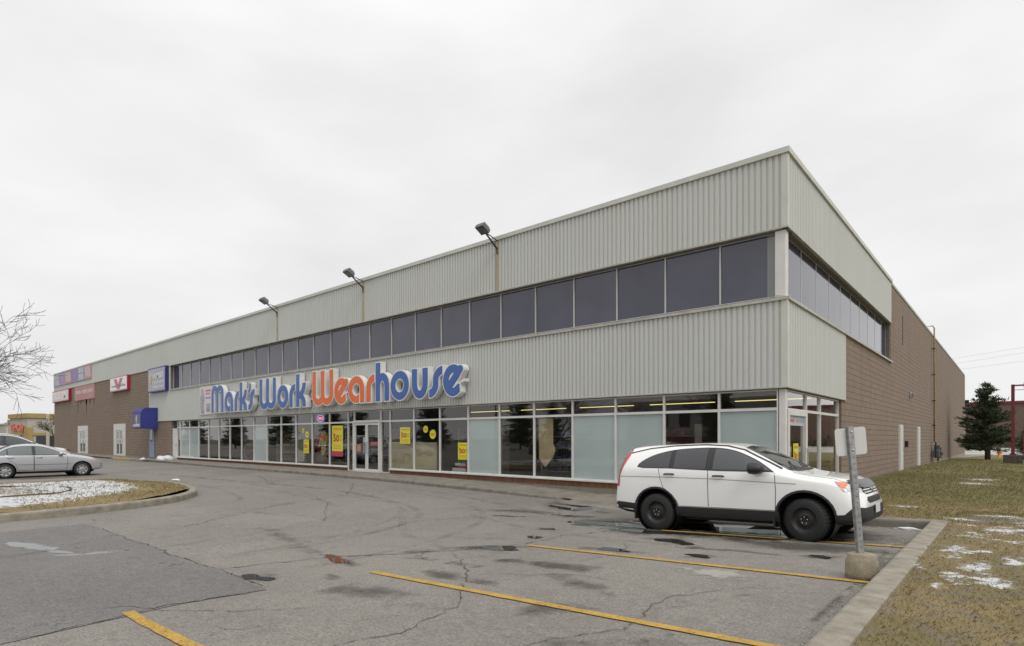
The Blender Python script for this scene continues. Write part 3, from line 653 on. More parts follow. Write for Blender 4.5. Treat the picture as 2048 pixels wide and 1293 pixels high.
def isz(x, y): return .24+.10*ss(0, 2, -15.4-x)*ss(0, 1.5, 7.3-y)*ss(0, 1.5, x+25.2)+.03*math.sin(x*1.7)*math.sin(y*2.1)
ip = [(x-.0, y) for x, y in isl]
ipi = cround([(-15.48, -8), (-15.48, 2.0), (-15.8, 3.8), (-16.28, 4.8), (-17.05, 5.75), (-18.3, 6.58), (-20.4, 7.17), (-22.5, 7.27), (-24.1, 6.75), (-24.95, 5.5), (-25.12, 4.2), (-25.12, -8)], 5)
mbp = densify(ipi, .5); pts = [Vector(p) for p in mbp]; n_ = len(pts); inn = []
yy = -7.8
while yy < 7.2:
    xx = -25
    while xx < -15.5:
        if inside((xx, yy), mbp) and min((Vector((xx, yy))-p).length for p in pts) > .12: inn.append(Vector((xx+random.uniform(-.04, .04), yy+random.uniform(-.04, .04))))
        xx += .22 if yy > 0 else .8
    yy += .22 if yy > 0 else .8
r = delaunay_2d_cdt(pts+inn, [], [list(range(n_))], 1, 1e-5)
o = MB().add([(v.x, v.y, isz(v.x, v.y)+random.uniform(-.012, .012)) for v in r[0]], r[2]).build('island_lawn', M['grass'], smooth=True); struct(o)
for nm, fn in (('snow', snow_i), ('dirt', lambda x, y: .35 if math.hypot((x+20.6)/1.0, (y-2.2)/1.0) < 1.7 else 0)):
    a = o.data.attributes.new(nm, 'FLOAT', 'POINT'); a.data.foreach_set('value', [fn(v.co.x, v.co.y)*(1 if nm == 'dirt' or math.hypot(v.co.x+20.6, v.co.y-2.2) > 1.5 else .8) for v in o.data.vertices])
tag(MB().tube([(-20.6+2.05*math.cos(t), 2.2+2.0*math.sin(t), .33+.02*math.sin(5*t)) for t in lin(-.9, 3.3, 26)], .035, 6).build('garden_edging', M['rust'], origin=(-20.6, 2.2, .33)), 'dark curved edging strip half sunk in the snow of the planted island', 'garden edging')
# ---- right lawn
def gz(x, y): 
    z = tab([(-20, .335), (12, .335), (15, .30), (35, .28), (60, .10), (80, -.12), (130, -.1), (600, -.1)], y)
    if x > -.8: z += .02*math.sin(x*2.1+y)*ss(0, .4, x+.8)
    return z-.012
SN = [(-.15, 12.1, .30, .55), (.25, 11.0, .25, .4), (-.33, 8.3, .22, .45), (-.22, 7.6, .28, .32), (-.5, 7.6, .14, .25), (.0, 9.0, .16, .5), (.5, 8.2, .4, .4), (-.55, 9.6, .14, .6), (.35, 13.2, .5, .35), (1.3, 12.5, .6, .7), (.9, 10, .3, .5),
      (-.75, 13.3, .35, .28), (-.2, 14.2, .6, .3), (.9, 14.6, .6, .4), (.5, 17.3, .5, .4), (-1.0, 24.5, .7, .8), (-.9, 27, .7, .8), (-2.6, 23.0, .18, .25), (-.05, 5.55, .06, .05), (-1.8, 15.2, .4, .3)]
_rs = random.Random(77)
SN += [(_rs.gauss(-.35, .22), _rs.uniform(6.9, 12.2), _rs.uniform(.05, .13), _rs.uniform(.06, .22)) for _ in range(40)]+[(_rs.uniform(-.7, 1.2), _rs.uniform(12.4, 14.6), _rs.uniform(.1, .3), _rs.uniform(.06, .16)) for _ in range(16)]
def snow_g(x, y): 
    s_ = 0
    for a, b, rx, ry in SN:
        d_ = math.hypot((x-a)/rx, (y-b)/ry)
        if d_ < 1.8: s_ = max(s_, 1.0-.55*d_)
    return max(0, s_)*.92
def dirt_g(x, y): return max(1.05*(1-ss(.3, .9, abs(y-13.6-.35*x)))*ss(-1.1, -.5, x), .62*(1-ss(.02, .22, x+.87)) if y < 12.6 else 0, .5*(1-ss(0, .3, y-12.66)))
gx1 = [KX+.23]+frange(-.8, 1.4, .1)+[2, 3, 5, 8, 14, 25, 50, 90]
grid(gx1, [-40, -20, -8, 0]+frange(2, 15.8, .1)+frange(16.2, 30, .5)+[33, 37, 42, 48, 55, 62, 70, 78, 86], gz, 'grass_lawn', M['grass'], attrs={'snow': snow_g, 'dirt': dirt_g})
grid([-4.35, -4.1, -3.7]+frange(-3.5, -1.2, .25)+[KX+.23], frange(12.64, 15.8, .15)+frange(16.2, 30, .5)+[33, 37, 42, 48, 55, 62, 70, 78, 86], gz, 'grass_lawn', M['grass'], attrs={'snow': snow_g, 'dirt': dirt_g})
gravel = mat('snowy_gravel', (.38, .36, .33), .9, var=.35, vscale=.35)
struct(MB().quad((-78, 86, -.13), (140, 86, -.13), (140, 140, .0), (-78, 140, .0)).build('gravel_yard', gravel))
struct(MB().quad((-79, 140, .0), (200, 140, .0), (300, 600, .5), (-79, 600, .5)).build('far_field', gm))
# grass blades as one mass, real tufts
def blades(name, regions, seed, m):
    rd = random.Random(seed); vs = []; fs = []; cv = []
    for (x0, x1, y0, y1, dens, h, ok) in regions:
        for _ in range(int((x1-x0)*(y1-y0)*dens)):
            x, y = rd.uniform(x0, x1), rd.uniform(y0, y1)
            if ok and not ok(x, y, rd): continue
            z = gz(x, y) if ok is not isl_ok else isz(x, y); a = rd.uniform(0, 6.28); hh = h*rd.uniform(.4, 1.2); wd = h*.10*rd.uniform(.6, 1.3)
            lx, ly = math.cos(a)*hh*rd.uniform(.3, 1.3), math.sin(a)*hh*rd.uniform(.3, 1.3); px, py = -math.sin(a)*wd, math.cos(a)*wd
            b = len(vs); vs += [(x-px, y-py, z-.004), (x+px, y+py, z-.004), (x+lx*.5, y+ly*.5, z+hh*.6), (x+lx, y+ly, z+hh*rd.uniform(.5, .95))]
            c_ = rd.random(); cv += [c_]*4; fs += [(b, b+1, b+2), (b+1, b+3, b+2)]
    me = bpy.data.meshes.new(name); me.from_pydata(vs, [], fs); me.materials.append(m)
    at = me.attributes.new('rnd', 'FLOAT', 'POINT'); at.data.foreach_set('value', cv)
    o = bpy.data.objects.new(name, me); C.objects.link(o); o['kind'] = 'stuff'; o['label'] = 'short dry tan and olive winter grass'; o['category'] = 'grass'; return o
k = NB('blade'); r_ = k.n('ShaderNodeValToRGB'); k.l(k.attr('rnd'), r_.inputs[0]); e_ = r_.color_ramp
e_.elements[0].color = (.20, .15, .07, 1); e_.elements[1].color = (.52, .42, .24, 1); x_ = e_.elements.new(.4); x_.color = (.31, .245, .12, 1); x_ = e_.elements.new(.62); x_.color = (.20, .19, .08, 1); x_ = e_.elements.new(.75); x_.color = (.40, .31, .16, 1)
gcol = k.mix(k.rng(k.noise(.35, 4), .45, .62, 0, .6), r_.outputs[0], (.19, .19, .08)); q_ = k.n('ShaderNodeSeparateXYZ'); k.l(k.obj, q_.inputs[0]); gcol = k.mix(k.rng(q_.outputs[1], 14.5, 19, 0, .6), k.mix(1.0, gcol, (.86, .84, .84), 'MULTIPLY'), (.165, .165, .068)); k.l(gcol, k.b.inputs['Base Color']); k.b.inputs['Roughness'].default_value = .9; k.b.inputs['Specular IOR Level'].default_value = .1
def g_ok(x, y, rd):
    if dirt_g(x, y) > .45 and rd.random() < .75: return False
    return not (snow_g(x, y) > .5 and rd.random() < .7)
def isl_ok(x, y, rd): return inside((x, y), mbp) and rd.random() > snow_i(x, y)*.8
blades('grass_blades', [(-.86, 1.3, 3.2, 8, 5200, .030, g_ok), (-.86, 1.5, 8, 15, 2200, .036, g_ok), (-4.0, -.86, 12.7, 20, 420, .05, g_ok), (-.86, 1.6, 15, 24, 300, .055, g_ok), (-4, -.86, 20, 30, 220, .06, g_ok), (-.86, 1.6, 24, 34, 150, .07, g_ok), (-4, 1.6, 30, 58, 60, .08, g_ok)], 3, k.m)
blades('grass_blades', [(-25, -15.5, 2.5, 7.2, 260, .06, isl_ok)], 4, k.m)
# snow lumps
def lump(name, c, r, label, seed, flat=.45):
    bm = bmesh.new(); bmesh.ops.create_icosphere(bm, subdivisions=3, radius=1); rd = random.Random(seed); ph = [rd.uniform(0, 6) for _ in range(6)]
    for v in bm.verts:
        p = v.co; q = 1+.22*math.sin(3*p.x+ph[0])+.2*math.sin(4*p.y+ph[1])+.12*math.sin(7*p.x+5*p.z+ph[2])
        v.co = Vector((p.x*r[0]*q, p.y*r[1]*q, max(-.02, p.z*r[2]*q)))
    me = bpy.data.meshes.new(name); bm.to_mesh(me); bm.free(); me.materials.append(M['snow'])
    for p in me.polygons: p.use_smooth = True
    o = bpy.data.objects.new(name, me); C.objects.link(o); o.location = c; return tag(o, label, 'snow pile')
lump('snow_pile', (-43.5, 14.1, .33), (.62, .36, .26), 'white heap of old snow at the foot of the white service door', 1)
lump('snow_lump', (-45.6, 13.4, .31), (.18, .14, .12), 'small lone snow lump on the sidewalk beside the yellow kerb', 2)
lump('snow_lump', (-1.42, 12.25, .18), (.22, .06, .03), 'thin strip of snow in the gutter at the kerb corner', 3)
lump('snow_lump', (-25.3, 8.6, .12), (.35, .12, .03), 'flat dirty snow patch between the silver sedan and the island', 4)
# ------------------------------------------------------------------ channel letters
import numpy as np
def field(strokes, hw, W, H, clip=None, cuts=(), step=.02, pad=.1):
    xs_ = np.arange(-pad, W+pad+step, step); ys_ = np.arange(-pad, H+pad+step, step); X, Y = np.meshgrid(xs_, ys_)
    D = np.full(X.shape, 9.0)
    for st in strokes:
        for (ax, ay), (bx, by) in zip(st, st[1:]):
            dx, dy = bx-ax, by-ay; L = dx*dx+dy*dy+1e-12
            t = np.clip(((X-ax)*dx+(Y-ay)*dy)/L, 0, 1)
            D = np.minimum(D, np.hypot(X-ax-t*dx, Y-ay-t*dy))
    D -= hw
    D = np.maximum(D, np.maximum(np.maximum(-X, X-W), np.maximum(-Y, Y-H)))
    for poly in cuts:                                     # convex cut polygons, ccw
        q = np.full(X.shape, -9.0)
        for (ax, ay), (bx, by) in zip(poly, poly[1:]+poly[:1]):
            n_ = math.hypot(bx-ax, by-ay); q = np.maximum(q, ((X-ax)*(by-ay)-(Y-ay)*(bx-ax))/n_)
        D = np.maximum(D, -q)
    return xs_, ys_, D
def contours(xs_, ys_, D, lev):
    S = (D < lev); segs = {}
    def ip_(a, b, va, vb):
        t = (lev-va)/(vb-va+1e-12); return (a[0]+(b[0]-a[0])*t, a[1]+(b[1]-a[1])*t)
    ny, nx = D.shape
    for j in range(ny-1):
        for i in range(nx-1):
            c_ = (S[j, i], S[j, i+1], S[j+1, i+1], S[j+1, i])
            if all(c_) or not any(c_): continue
            P = [(xs_[i], ys_[j]), (xs_[i+1], ys_[j]), (xs_[i+1], ys_[j+1]), (xs_[i], ys_[j+1])]; V = [D[j, i], D[j, i+1], D[j+1, i+1], D[j+1, i]]
            E_ = [('h', j, i), ('v', j, i+1), ('h', j+1, i), ('v', j, i)]; pts_ = {}
            for k_ in range(4):
                a, b = k_, (k_+1) % 4
                if c_[a] != c_[b]: pts_[k_] = ip_(P[a], P[b], V[a], V[b])
            ks = list(pts_)
            starts = [k_ for k_ in ks if c_[k_] and not c_[(k_+1) % 4]]; ends = [k_ for k_ in ks if not c_[k_] and c_[(k_+1) % 4]]
            for s_ in starts:
                e2 = min(ends, key=lambda q: (q-s_) % 4); ends.remove(e2)
                segs[E_[s_]] = (E_[e2], pts_[s_])
    loops = []
    while segs:
        k0 = next(iter(segs)); loop = []; k_ = k0
        while k_ in segs:
            nx_, p = segs.pop(k_); loop.append(p); k_ = nx_
        if len(loop) > 6:
            out_ = [p for i, p in enumerate(loop) if i % 2 == 0]
            loops.append(out_)
    return loops
def fill_mesh(loops, z0, z1):
    cu = bpy.data.curves.new('tmp', 'CURVE'); cu.dimensions = '2D'; cu.fill_mode = 'BOTH'; cu.extrude = (z1-z0)/2
    for lp in loops:
        sp = cu.splines.new('POLY'); sp.points.add(len(lp)-1); sp.use_cyclic_u = True
        sp.points.foreach_set('co', [c for p in lp for c in (p[0], p[1], 0, 1)])
    o = bpy.data.objects.new('tmp', cu); C.objects.link(o); dg = bpy.context.evaluated_depsgraph_get()
    me = bpy.data.meshes.new_from_object(o.evaluated_get(dg)); bpy.data.objects.remove(o); bpy.data.curves.remove(cu)
    vs = [(v.co.x, v.co.y, v.co.z+(z0+z1)/2) for v in me.vertices]; fs = [tuple(p.vertices) for p in me.polygons]; bpy.data.meshes.remove(me)
    return vs, fs
def arc(cx, cy, rx, ry, a0, a1, n=22): return [(cx+rx*math.cos(math.radians(a0+(a1-a0)*i/n)), cy+ry*math.sin(math.radians(a0+(a1-a0)*i/n))) for i in range(n+1)]
HX, HT = 1.16, 1.60
def glyph(ch, W, hw):
    h = HX; cuts = []; H = h; m_ = W/2; r_x = W/2-hw
    if ch == 'o': st = [arc(m_, h/2, r_x, h/2-hw, 0, 360, 40)]
    elif ch == 'a':
        st = [arc(m_, h/2, r_x, h/2-hw, 0, 360, 40), [(W-hw, h/2), (W-hw, 0)]]; cuts = [[(W-2*hw-.055, -.1), (W-2*hw, -.1), (W-2*hw, h*.36), (W-2*hw-.055, h*.33)]]
    elif ch == 'r': st = [[(hw, 0), (hw, h-hw-.42)]+arc(W+.04, h-hw-.42, W+.04-hw, .42, 180, 90)]
    elif ch == 'k': H = HT; st = [[(hw, 0), (hw, HT)], arc(hw, h+.0, W-2*hw, .62, -90, 0)+[(W-hw, h+.02)], arc(hw, .12, W-2*hw, .46, 90, 0)+[(W-hw, 0)]]; cuts = [[(2*hw, h), (W+1, h), (W+1, 3), (2*hw, 3)]]
    elif ch == 'h': H = HT; st = [[(hw, 0), (hw, HT)], [(hw, .55)]+arc(m_, h-hw-.40, r_x, .40, 180, 0)+[(W-hw, 0)]]
    elif ch == 'u': st = [[(hw, h), (hw, hw+.42)]+arc(m_, hw+.42, r_x, .42, 180, 360)+[(W-hw, h)]]
    elif ch == 's': st = [arc(W+.02, h-hw-.34, W/2+.02-hw*.0, .34, 90, 180)+[(W/2, .5)]+arc(-.02, hw+.34, W/2+.02, .34, 0, -90)]
    elif ch == 'e':
        st = [arc(m_, h/2, r_x, h/2-hw, 0, 360, 44), [(W*.32, h*.33), (W*.84, h*.82)]]
        cuts = [[(W*.56, h*.30), (W*.86, h*.43), (W*1.1, h*.52), (W*1.1, h*.93)], [(W*.87, -.2), (W*1.2, -.2), (W*1.2, h*.5), (W*.81, h*.42)]]
    elif ch == 'M':
        H = HT; q = (W/2-hw)/2
        st = [[(hw, 0), (hw, HT-hw-.3)]+arc(hw+q, HT-hw-.3, q, .3, 180, 0)+[(W/2, 0)], [(W/2, HT-hw-.3)]+arc(W/2+q, HT-hw-.3, q, .3, 180, 0)+[(W-hw, 0)]]
    elif ch == 'W':
        H = HT; q = (W/2-hw)/2
        st = [[(hw, HT), (hw, hw+.34)]+arc(hw+q, hw+.34, q, .34, 180, 360)+[(W/2, HT)], [(W/2, hw+.34)]+arc(W/2+q, hw+.34, q, .34, 180, 360)+[(W-hw, HT)]]
    elif ch == "'": H = 1.48; hw = .10; st = [[(W-.12, 1.40), (W-.12, 1.28)]+arc(-.02, 1.28, W-.10, .26, 0, -80, 8)]
    return field(st, hw, W, H, cuts=cuts)
sg = thing('shop_sign', 'large blue and orange rounded letters reading Mark\'s Work Wearhouse on the lower siding', 'shop sign', (-25.5, YC-.05, 3.28))
M['letter_white'] = mat('letter_white', (.70, .70, .68), .45, var=.08, vscale=3)
M['letter_blue'] = mat('letter_blue', (.045, .115, .36), .35, var=.06, vscale=2); M['letter_orange'] = mat('letter_orange', (.70, .135, .025), .35, var=.06, vscale=2)
LET = [('M', -36.25, -34.56, 0), ('a', -34.41, -33.30, 0), ('r', -33.09, -32.56, 0), ('k', -32.47, -31.57, 0), ("'", -31.42, -31.08, 0), ('s', -31.40, -30.67, 0), ('W', -30.11, -28.33, 0), ('o', -28.18, -27.07, 0), ('r', -26.96, -26.41, 0), ('k', -26.31, -25.40, 0),
       ('W', -24.82, -23.05, 1), ('e', -22.96, -21.85, 1), ('a', -21.87, -20.67, 1), ('r', -20.53, -19.97, 1), ('h', -19.88, -18.97, 0), ('o', -18.88, -17.72, 0), ('u', -17.55, -16.61, 0), ('s', -16.54, -15.80, 0), ('e', -15.77, -14.70, 0)]
YLF, ZL0 = YC-.31, 3.285
for ch, a, b, col in LET:
    g = glyph(ch, b-a, .158)
    v, f_ = fill_mesh(contours(*g, .035), 0, .25)
    lt = MB().add([(a+x, YLF+.25-z, ZL0+y) for x, y, z in v], f_).build('letter', M['letter_white'], sg, (-25.5, YC-.05, 3.28))
    v, f_ = fill_mesh(contours(*g, -.012), .25, .262)
    MB().add([(a+x, YLF+.25-z, ZL0+y) for x, y, z in v], f_).build('letter_face', M['letter_orange' if col else 'letter_blue'], lt, (-25.5, YC-.05, 3.28))
MB().box(-36.2, -14.9, YC-.062, YC-.022, 3.62, 3.70).box(-36.2, -14.9, YC-.062, YC-.022, 4.1, 4.18).build('mounting_rail', M['trim'], sg, (-25.5, YC-.05, 3.28))
# ------------------------------------------------------------------ text helper
def text(s_, x0, x1, z0, z1, pos, m, parent, name='lettering', axis='x', depth=.012, origin=(0,0,0), shear=0, bold=0):
    cu = bpy.data.curves.new('t', 'FONT'); cu.body = s_; cu.size = 1; cu.offset = bold; cu.shear = shear; cu.fill_mode = 'BOTH'; cu.extrude = .001
    o = bpy.data.objects.new('t', cu); C.objects.link(o); dg = bpy.context.evaluated_depsgraph_get()
    me = bpy.data.meshes.new_from_object(o.evaluated_get(dg)); bpy.data.objects.remove(o); bpy.data.curves.remove(cu)
    v = [tuple(q.co) for q in me.vertices]; fs = [tuple(p.vertices) for p in me.polygons]; bpy.data.meshes.remove(me)
    ax, bx = min(p[0] for p in v), max(p[0] for p in v); ay, by = min(p[1] for p in v), max(p[1] for p in v)
    def T(p):
        u = x0+(p[0]-ax)/(bx-ax)*(x1-x0); z = z0+(p[1]-ay)/(by-ay)*(z1-z0); q = depth if p[2] > 0 else 0
        return (u, pos-q, z) if axis == 'x' else (pos+q, u, z)
    return MB().add([T(p) for p in v], fs).build(name, m, parent, origin)
def wall_sign(name, label, cat, x0, x1, z0, z1, dep, facem, bodym, y=YC+.03):
    o_ = ((x0+x1)/2, y, z0); t = thing(name, label, cat, o_)
    MB().box(x0, x1, y-dep, y, z0, z1).build('sign_box', bodym, t, o_, bevel=.01)
    MB().box(x0+.09, x1-.09, y-dep-.008, y-dep, z0+.09, z1-.09).build('sign_face', facem, t, o_)
    return t, o_, y-dep-.008
WHT = mat('sign_white', (.62, .61, .60), .4, coat=.6); NAVY = mat('navy', (.025, .03, .15), .4)
t, o_, yf = wall_sign('box_sign', 'square blue box sign of a transportation training centre beside the last upper window', 'box sign', -47.7, -44.2, 5.08, 6.82, .25, mat('blue_face', (.085, .085, .17), .35, coat=1), NAVY)
text('HUMBER', -46.6, -44.5, 6.05, 6.42, yf, WHT, t, origin=o_, bold=.02)
text('Transportation', -46.7, -44.45, 5.62, 5.86, yf, WHT, t, origin=o_, bold=.02); text('Training Centre', -46.7, -44.45, 5.30, 5.55, yf, WHT, t, origin=o_, bold=.02)
def leaf(cx, cz, s_, y, t, o_):
    for dx, col in ((-.0, (.62, .62, .66)), (.16, (.50, .38, .08))):
        MB().prism([(cx+(dx+x)*s_, cz+z*s_-(.18*s_ if dx else 0)) for x, z in cround([(0, .5), (.2, .3), (.24, 0), (.12, -.35), (0, -.5), (-.16, -.3), (-.22, 0), (-.15, .3), (0, .5)], 3)[:-1]], 0, .006 if not dx else .010).map(lambda x, z, q: (x, y-q, z)).build('emblem', mat('emb', col, .5), t, o_)
leaf(-47.15, 6.1, .75, yf, t, o_)
t, o_, yf = wall_sign('box_sign', 'white box sign with a large red V and red rim on the brown block wall', 'box sign', -57.1, -52.6, 5.62, 6.80, .22, mat('sign_pale', (.66, .67, .68), .35, coat=.6), mat('rim_red', (.38, .015, .03), .4, coat=.5))
pk = mat('faded_red', (.50, .16, .18), .5)
MB().prism([(-56.0, 6.62), (-55.3, 6.62), (-54.85, 6.14), (-54.4, 6.62), (-53.7, 6.62), (-54.5, 5.76), (-55.2, 5.76)], 0, .006).map(lambda x, z, q: (x, yf-q, z)).build('emblem', pk, t, o_)
text('variela', -56.7, -53.0, 5.96, 6.16, yf-.008, mat('darkgrey', (.16, .15, .17), .5), t, origin=o_, depth=.006)
t, o_, yf = wall_sign('box_sign', 'red rimmed box sign with pale TRUE TIME letters at the far end of the wall', 'box sign', -77.7, -70.8, 5.55, 6.74, .24, mat('rosy_face', (.52, .36, .36), .4, coat=.6), mat('rim_dark_red', (.28, .012, .025), .4))
text('TRUE TIME', -77.3, -71.2, 5.78, 6.52, yf, WHT, t, origin=o_, bold=.03)
o_ = (-66, YC+.02, 5.42); t = thing('banner', 'faded pink banner with two pale text blocks hung on the brown block wall', 'banner', o_)
MB().box(-69.5, -62.6, YC-.0, YC+.028, 5.42, 6.76).build('panel', mat('pink', (.46, .22, .215), .6, var=.12, vscale=.8), t, o_)
for a, b in ((-69.0, -67.1), (-66.7, -64.9), (-64.7, -63.2)): MB().box(a, b, YC-.006, YC-.0, 6.02, 6.35).build('text_block', mat('pale', (.52, .42, .42), .6), t, o_)
PXB = [-78.0, -75.4, -73.1, -70.5, -68.1, -65.8, -63.4]
cols = [((.32, .33, .38), (.46, .46, .50)), ((.36, .27, .42), None), ((.50, .22, .24), (.50, .44, .42)), ((.30, .22, .42), None), ((.28, .29, .36), (.46, .50, .55)), ((.52, .24, .26), (.52, .45, .45))]
nm_ = ['grey', 'pale mauve', 'rose and cream', 'violet', 'slate and pale blue', 'salmon and cream']
for i in range(6):
    a, b = PXB[i], PXB[i+1]; c1, c2 = cols[i]; o_ = ((a+b)/2, YC-.05, 7.25)
    t = thing('poster_panel', '%s poster panel in the row under the far roof edge' % nm_[i], 'poster panel', o_, 'poster panels on the far siding')
    MB().box(a+.02, b-.02, YC-.05, YC-.005, 7.25, 8.58).build('panel', mat('pp', c1, .6, var=.1, vscale=1), t, o_)
    if c2:
        for z0, z1 in (((7.35, 7.9), (8.0, 8.48)) if i in (0, 4) else ((7.45, 8.4),)): MB().box(a+.25, b-.25, YC-.058, YC-.05, z0, z1).build('picture', mat('pq', c2, .6, var=.2, vscale=1.6), t, o_)
o_ = (-37.8, YC-.04, 3.24); t = thing('poster_panel', 'white poster with a standing figure mounted left of the letter M on the siding', 'poster panel', o_)
MB().box(-38.7, -36.85, YC-.05, YC-.02, 3.24, 5.0).build('panel', mat('poster_white', (.62, .60, .62), .5), t, o_)
MB().prism([(-38.55, 3.3), (-38.0, 3.3), (-38.02, 3.9), (-37.95, 4.3), (-38.1, 4.55), (-38.12, 4.8), (-38.3, 4.88), (-38.45, 4.78), (-38.45, 4.55), (-38.6, 4.3)], 0, .005).map(lambda x, z, q: (x, YC-.05-q, z)).build('figure_print', mat('figp', (.38, .34, .38), .6, var=.35, vscale=3), t, o_)
for z, c_, x1 in ((4.66, (.6, .16, .14), -37.0), (4.48, (.6, .2, .16), -37.15), (4.22, (.30, .30, .42), -37.0)): MB().box(-37.8, x1, YC-.055, YC-.05, z, z+.1).build('text_block', mat('tb', c_, .6), t, o_)
MB().box(-37.7, -37.1, YC-.055, YC-.05, 3.4, 3.9).build('picture', mat('tp', (.36, .33, .36), .6, var=.4, vscale=5), t, o_)
# awning + door
o_ = (-47.25, YC, 2.48); t = thing('awning', 'blue fabric awning with a leaf emblem over the pale blue door', 'awning', o_)
pf = [(YC+.02, 3.97)]+[(y, z) for y, z in arc(13.54+.42, 3.53, .42, .42, 90, 180, 6)]+[(13.54, 2.48)]
vs = [(x, y, z) for x in (-48.1, -46.4) for y, z in pf]; q = len(pf)
aw = mat('awning_blue', (.028, .035, .22), .6, var=.12, vscale=2)
MB().add(vs, [(i, i+1, q+i+1, q+i) for i in range(q-1)]).build('canopy', aw, t, o_)
for s_ in (0, 1):
    MB().add([(-46.395 if s_ else -48.105, y, z) for y, z in pf]+[(-46.395 if s_ else -48.105, YC+.02, 2.48)], [tuple(range(q+1))]).build('side_panel', aw, t, o_)
MB().box(-48.0, -46.5, 13.53, 13.538, 2.56, 3.5).build('front_print', mat('awn_front', (.13, .14, .28), .6), t, o_)
leaf(-47.3, 3.15, .55, 13.528, t, o_)
text('HUMBER', -47.95, -46.55, 2.6, 2.8, 13.528, WHT, t, origin=o_, bold=.02)
MB().tube([(-48.05, YC, 2.5), (-48.05, 13.6, 2.5), (-46.45, 13.6, 2.5), (-46.45, YC, 2.5)], .025, 6).build('frame', M['galv'], t, o_)
o_ = BO
d = part(MB().box(-48.08, -47.15, YC-.02, YC+.03, .38, 2.5), 'office_door', mat('door_blue', (.22, .29, .47), .5), bevel=.01)
part(MB().box(-47.85, -47.4, YC-.03, YC-.021, 1.55, 2.4), 'pane', M['cglass'], d)
part(MB().box(-47.27, -47.2, YC-.07, YC-.02, 1.3, 1.38), 'handle', M['galv'], d)
for a, b in ((-68.1, -64.8), (-56.7, -53.75)):
    d = part(ringframe(a, b, .36, 2.95, 'x', YC+.03, .62, .07, wt=.06), 'shop_door_frame', M['white_metal'])
    part(MB().box(a+.62, b-.62, YC-.04, YC+.03, 2.45, 2.89), 'header', M['white_metal'], d)
    m_ = (a+b)/2
    for p_, q_ in ((a+.62, m_), (m_, b-.62)):
        dd = part(ringframe(p_+.01, q_-.01, .43, 2.44, 'x', YC+.02, .09, .03), 'shop_door', M['white_metal'])
        part(MB().box(p_+.1, q_-.1, YC-.0, YC+.015, .52, 2.35), 'pane', M['cglass'], dd)
        part(MB().box(p_+.3, q_-.3, YC-.006, YC-.001, 1.3, 1.75), 'notice', M['letter_white'], dd)
# rust runs under the pink banner are a stain with its own outline
rs = mat('stain', (.10, .07, .055), .95, var=.3, vscale=6)
for x, w_, h_ in ((-68.6, .5, 1.3), (-68.0, 1.2, .35), (-65.9, 1.0, .5), (-65.6, .5, 1.35), (-64.6, .9, .45), (-63.0, .35, .7), (-66.9, .7, .3)):
    part(MB().prism([(x, 5.42), (x+w_, 5.42), (x+w_*.75, 5.42-h_*.6), (x+w_*.6, 5.42-h_), (x+w_*.35, 5.42-h_*.9), (x+w_*.2, 5.42-h_*.4)], 0, .003).map(lambda a, z, q: (a, YC+.028-q, z)), 'rust_stain', rs)
# ---- posters and neon in the shop windows
YEL = mat('poster_yellow', (.66, .62, .015), .45, coat=.5); RD = mat('poster_red', (.42, .03, .02), .5); OR = mat('poster_orange', (.60, .22, .02), .5)
def sale(x0, x1, z0, z1, label, foot=False, axis='x', pos=YS-.03):
    o_ = ((x0+x1)/2, pos, z0) if axis == 'x' else (pos, (x0+x1)/2, z0)
    t = thing('sale_poster', label, 'sale poster', o_, 'yellow sale posters in the shop windows'); w_ = x1-x0; h_ = z1-z0; zb = z0+(.17*h_ if foot else 0); h2 = z1-zb
    B = (lambda a, b, c_, d_, q0, q1: MB().box(a, b, pos-q1, pos-q0, c_, d_)) if axis == 'x' else (lambda a, b, c_, d_, q0, q1: MB().box(pos+q0, pos+q1, a, b, c_, d_))
    B(x0, x1, zb, z1, 0, .006).build('sheet', YEL, t, o_)
    if foot: B(x0, x1, z0, zb, 0, .006).build('sheet_foot', mat('foot', (.45, .03, .08), .5), t, o_)
    pp = pos-.006 if axis == 'x' else pos+.006
    T = lambda s_, a, b, c_, d_, m: text(s_, x0+a*w_, x0+b*w_, zb+c_*h2, zb+d_*h2, pp, m, t, origin=o_, axis=axis, depth=.003, bold=.03)
    T('CLEARANCE', .1, .9, .82, .91, OR); T('UP TO', .08, .3, .64, .70, RD); T('50', .12, .66, .37, .64, RD); T('%', .70, .90, .53, .63, OR); T('OFF', .70, .93, .39, .47, OR)
    for q in range(3): B(x0+.15*w_, x1-.15*w_, zb+(.09+.07*q)*h2, zb+(.115+.07*q)*h2, .006, .008).build('small_print', OR, t, o_)
sale(-23.87, -22.98, .95, 2.36, 'largest yellow 50% clearance poster with a red foot left of the entrance doors', True)
sale(-26.42, -25.92, 1.05, 1.72, 'yellow clearance poster under two round tags near the mannequin')
sale(-18.85, -18.2, 1.56, 2.22, 'yellow 50% poster in the first full bay right of the entrance')
sale(-15.45, -14.9, 1.0, 1.62, 'yellow 50% poster low in the clear bay beside the white frosted pane')
sale(15.55, 16.0, .95, 1.65, 'narrow yellow 50% poster in the side door behind the white car', axis='y', pos=XS+.04)
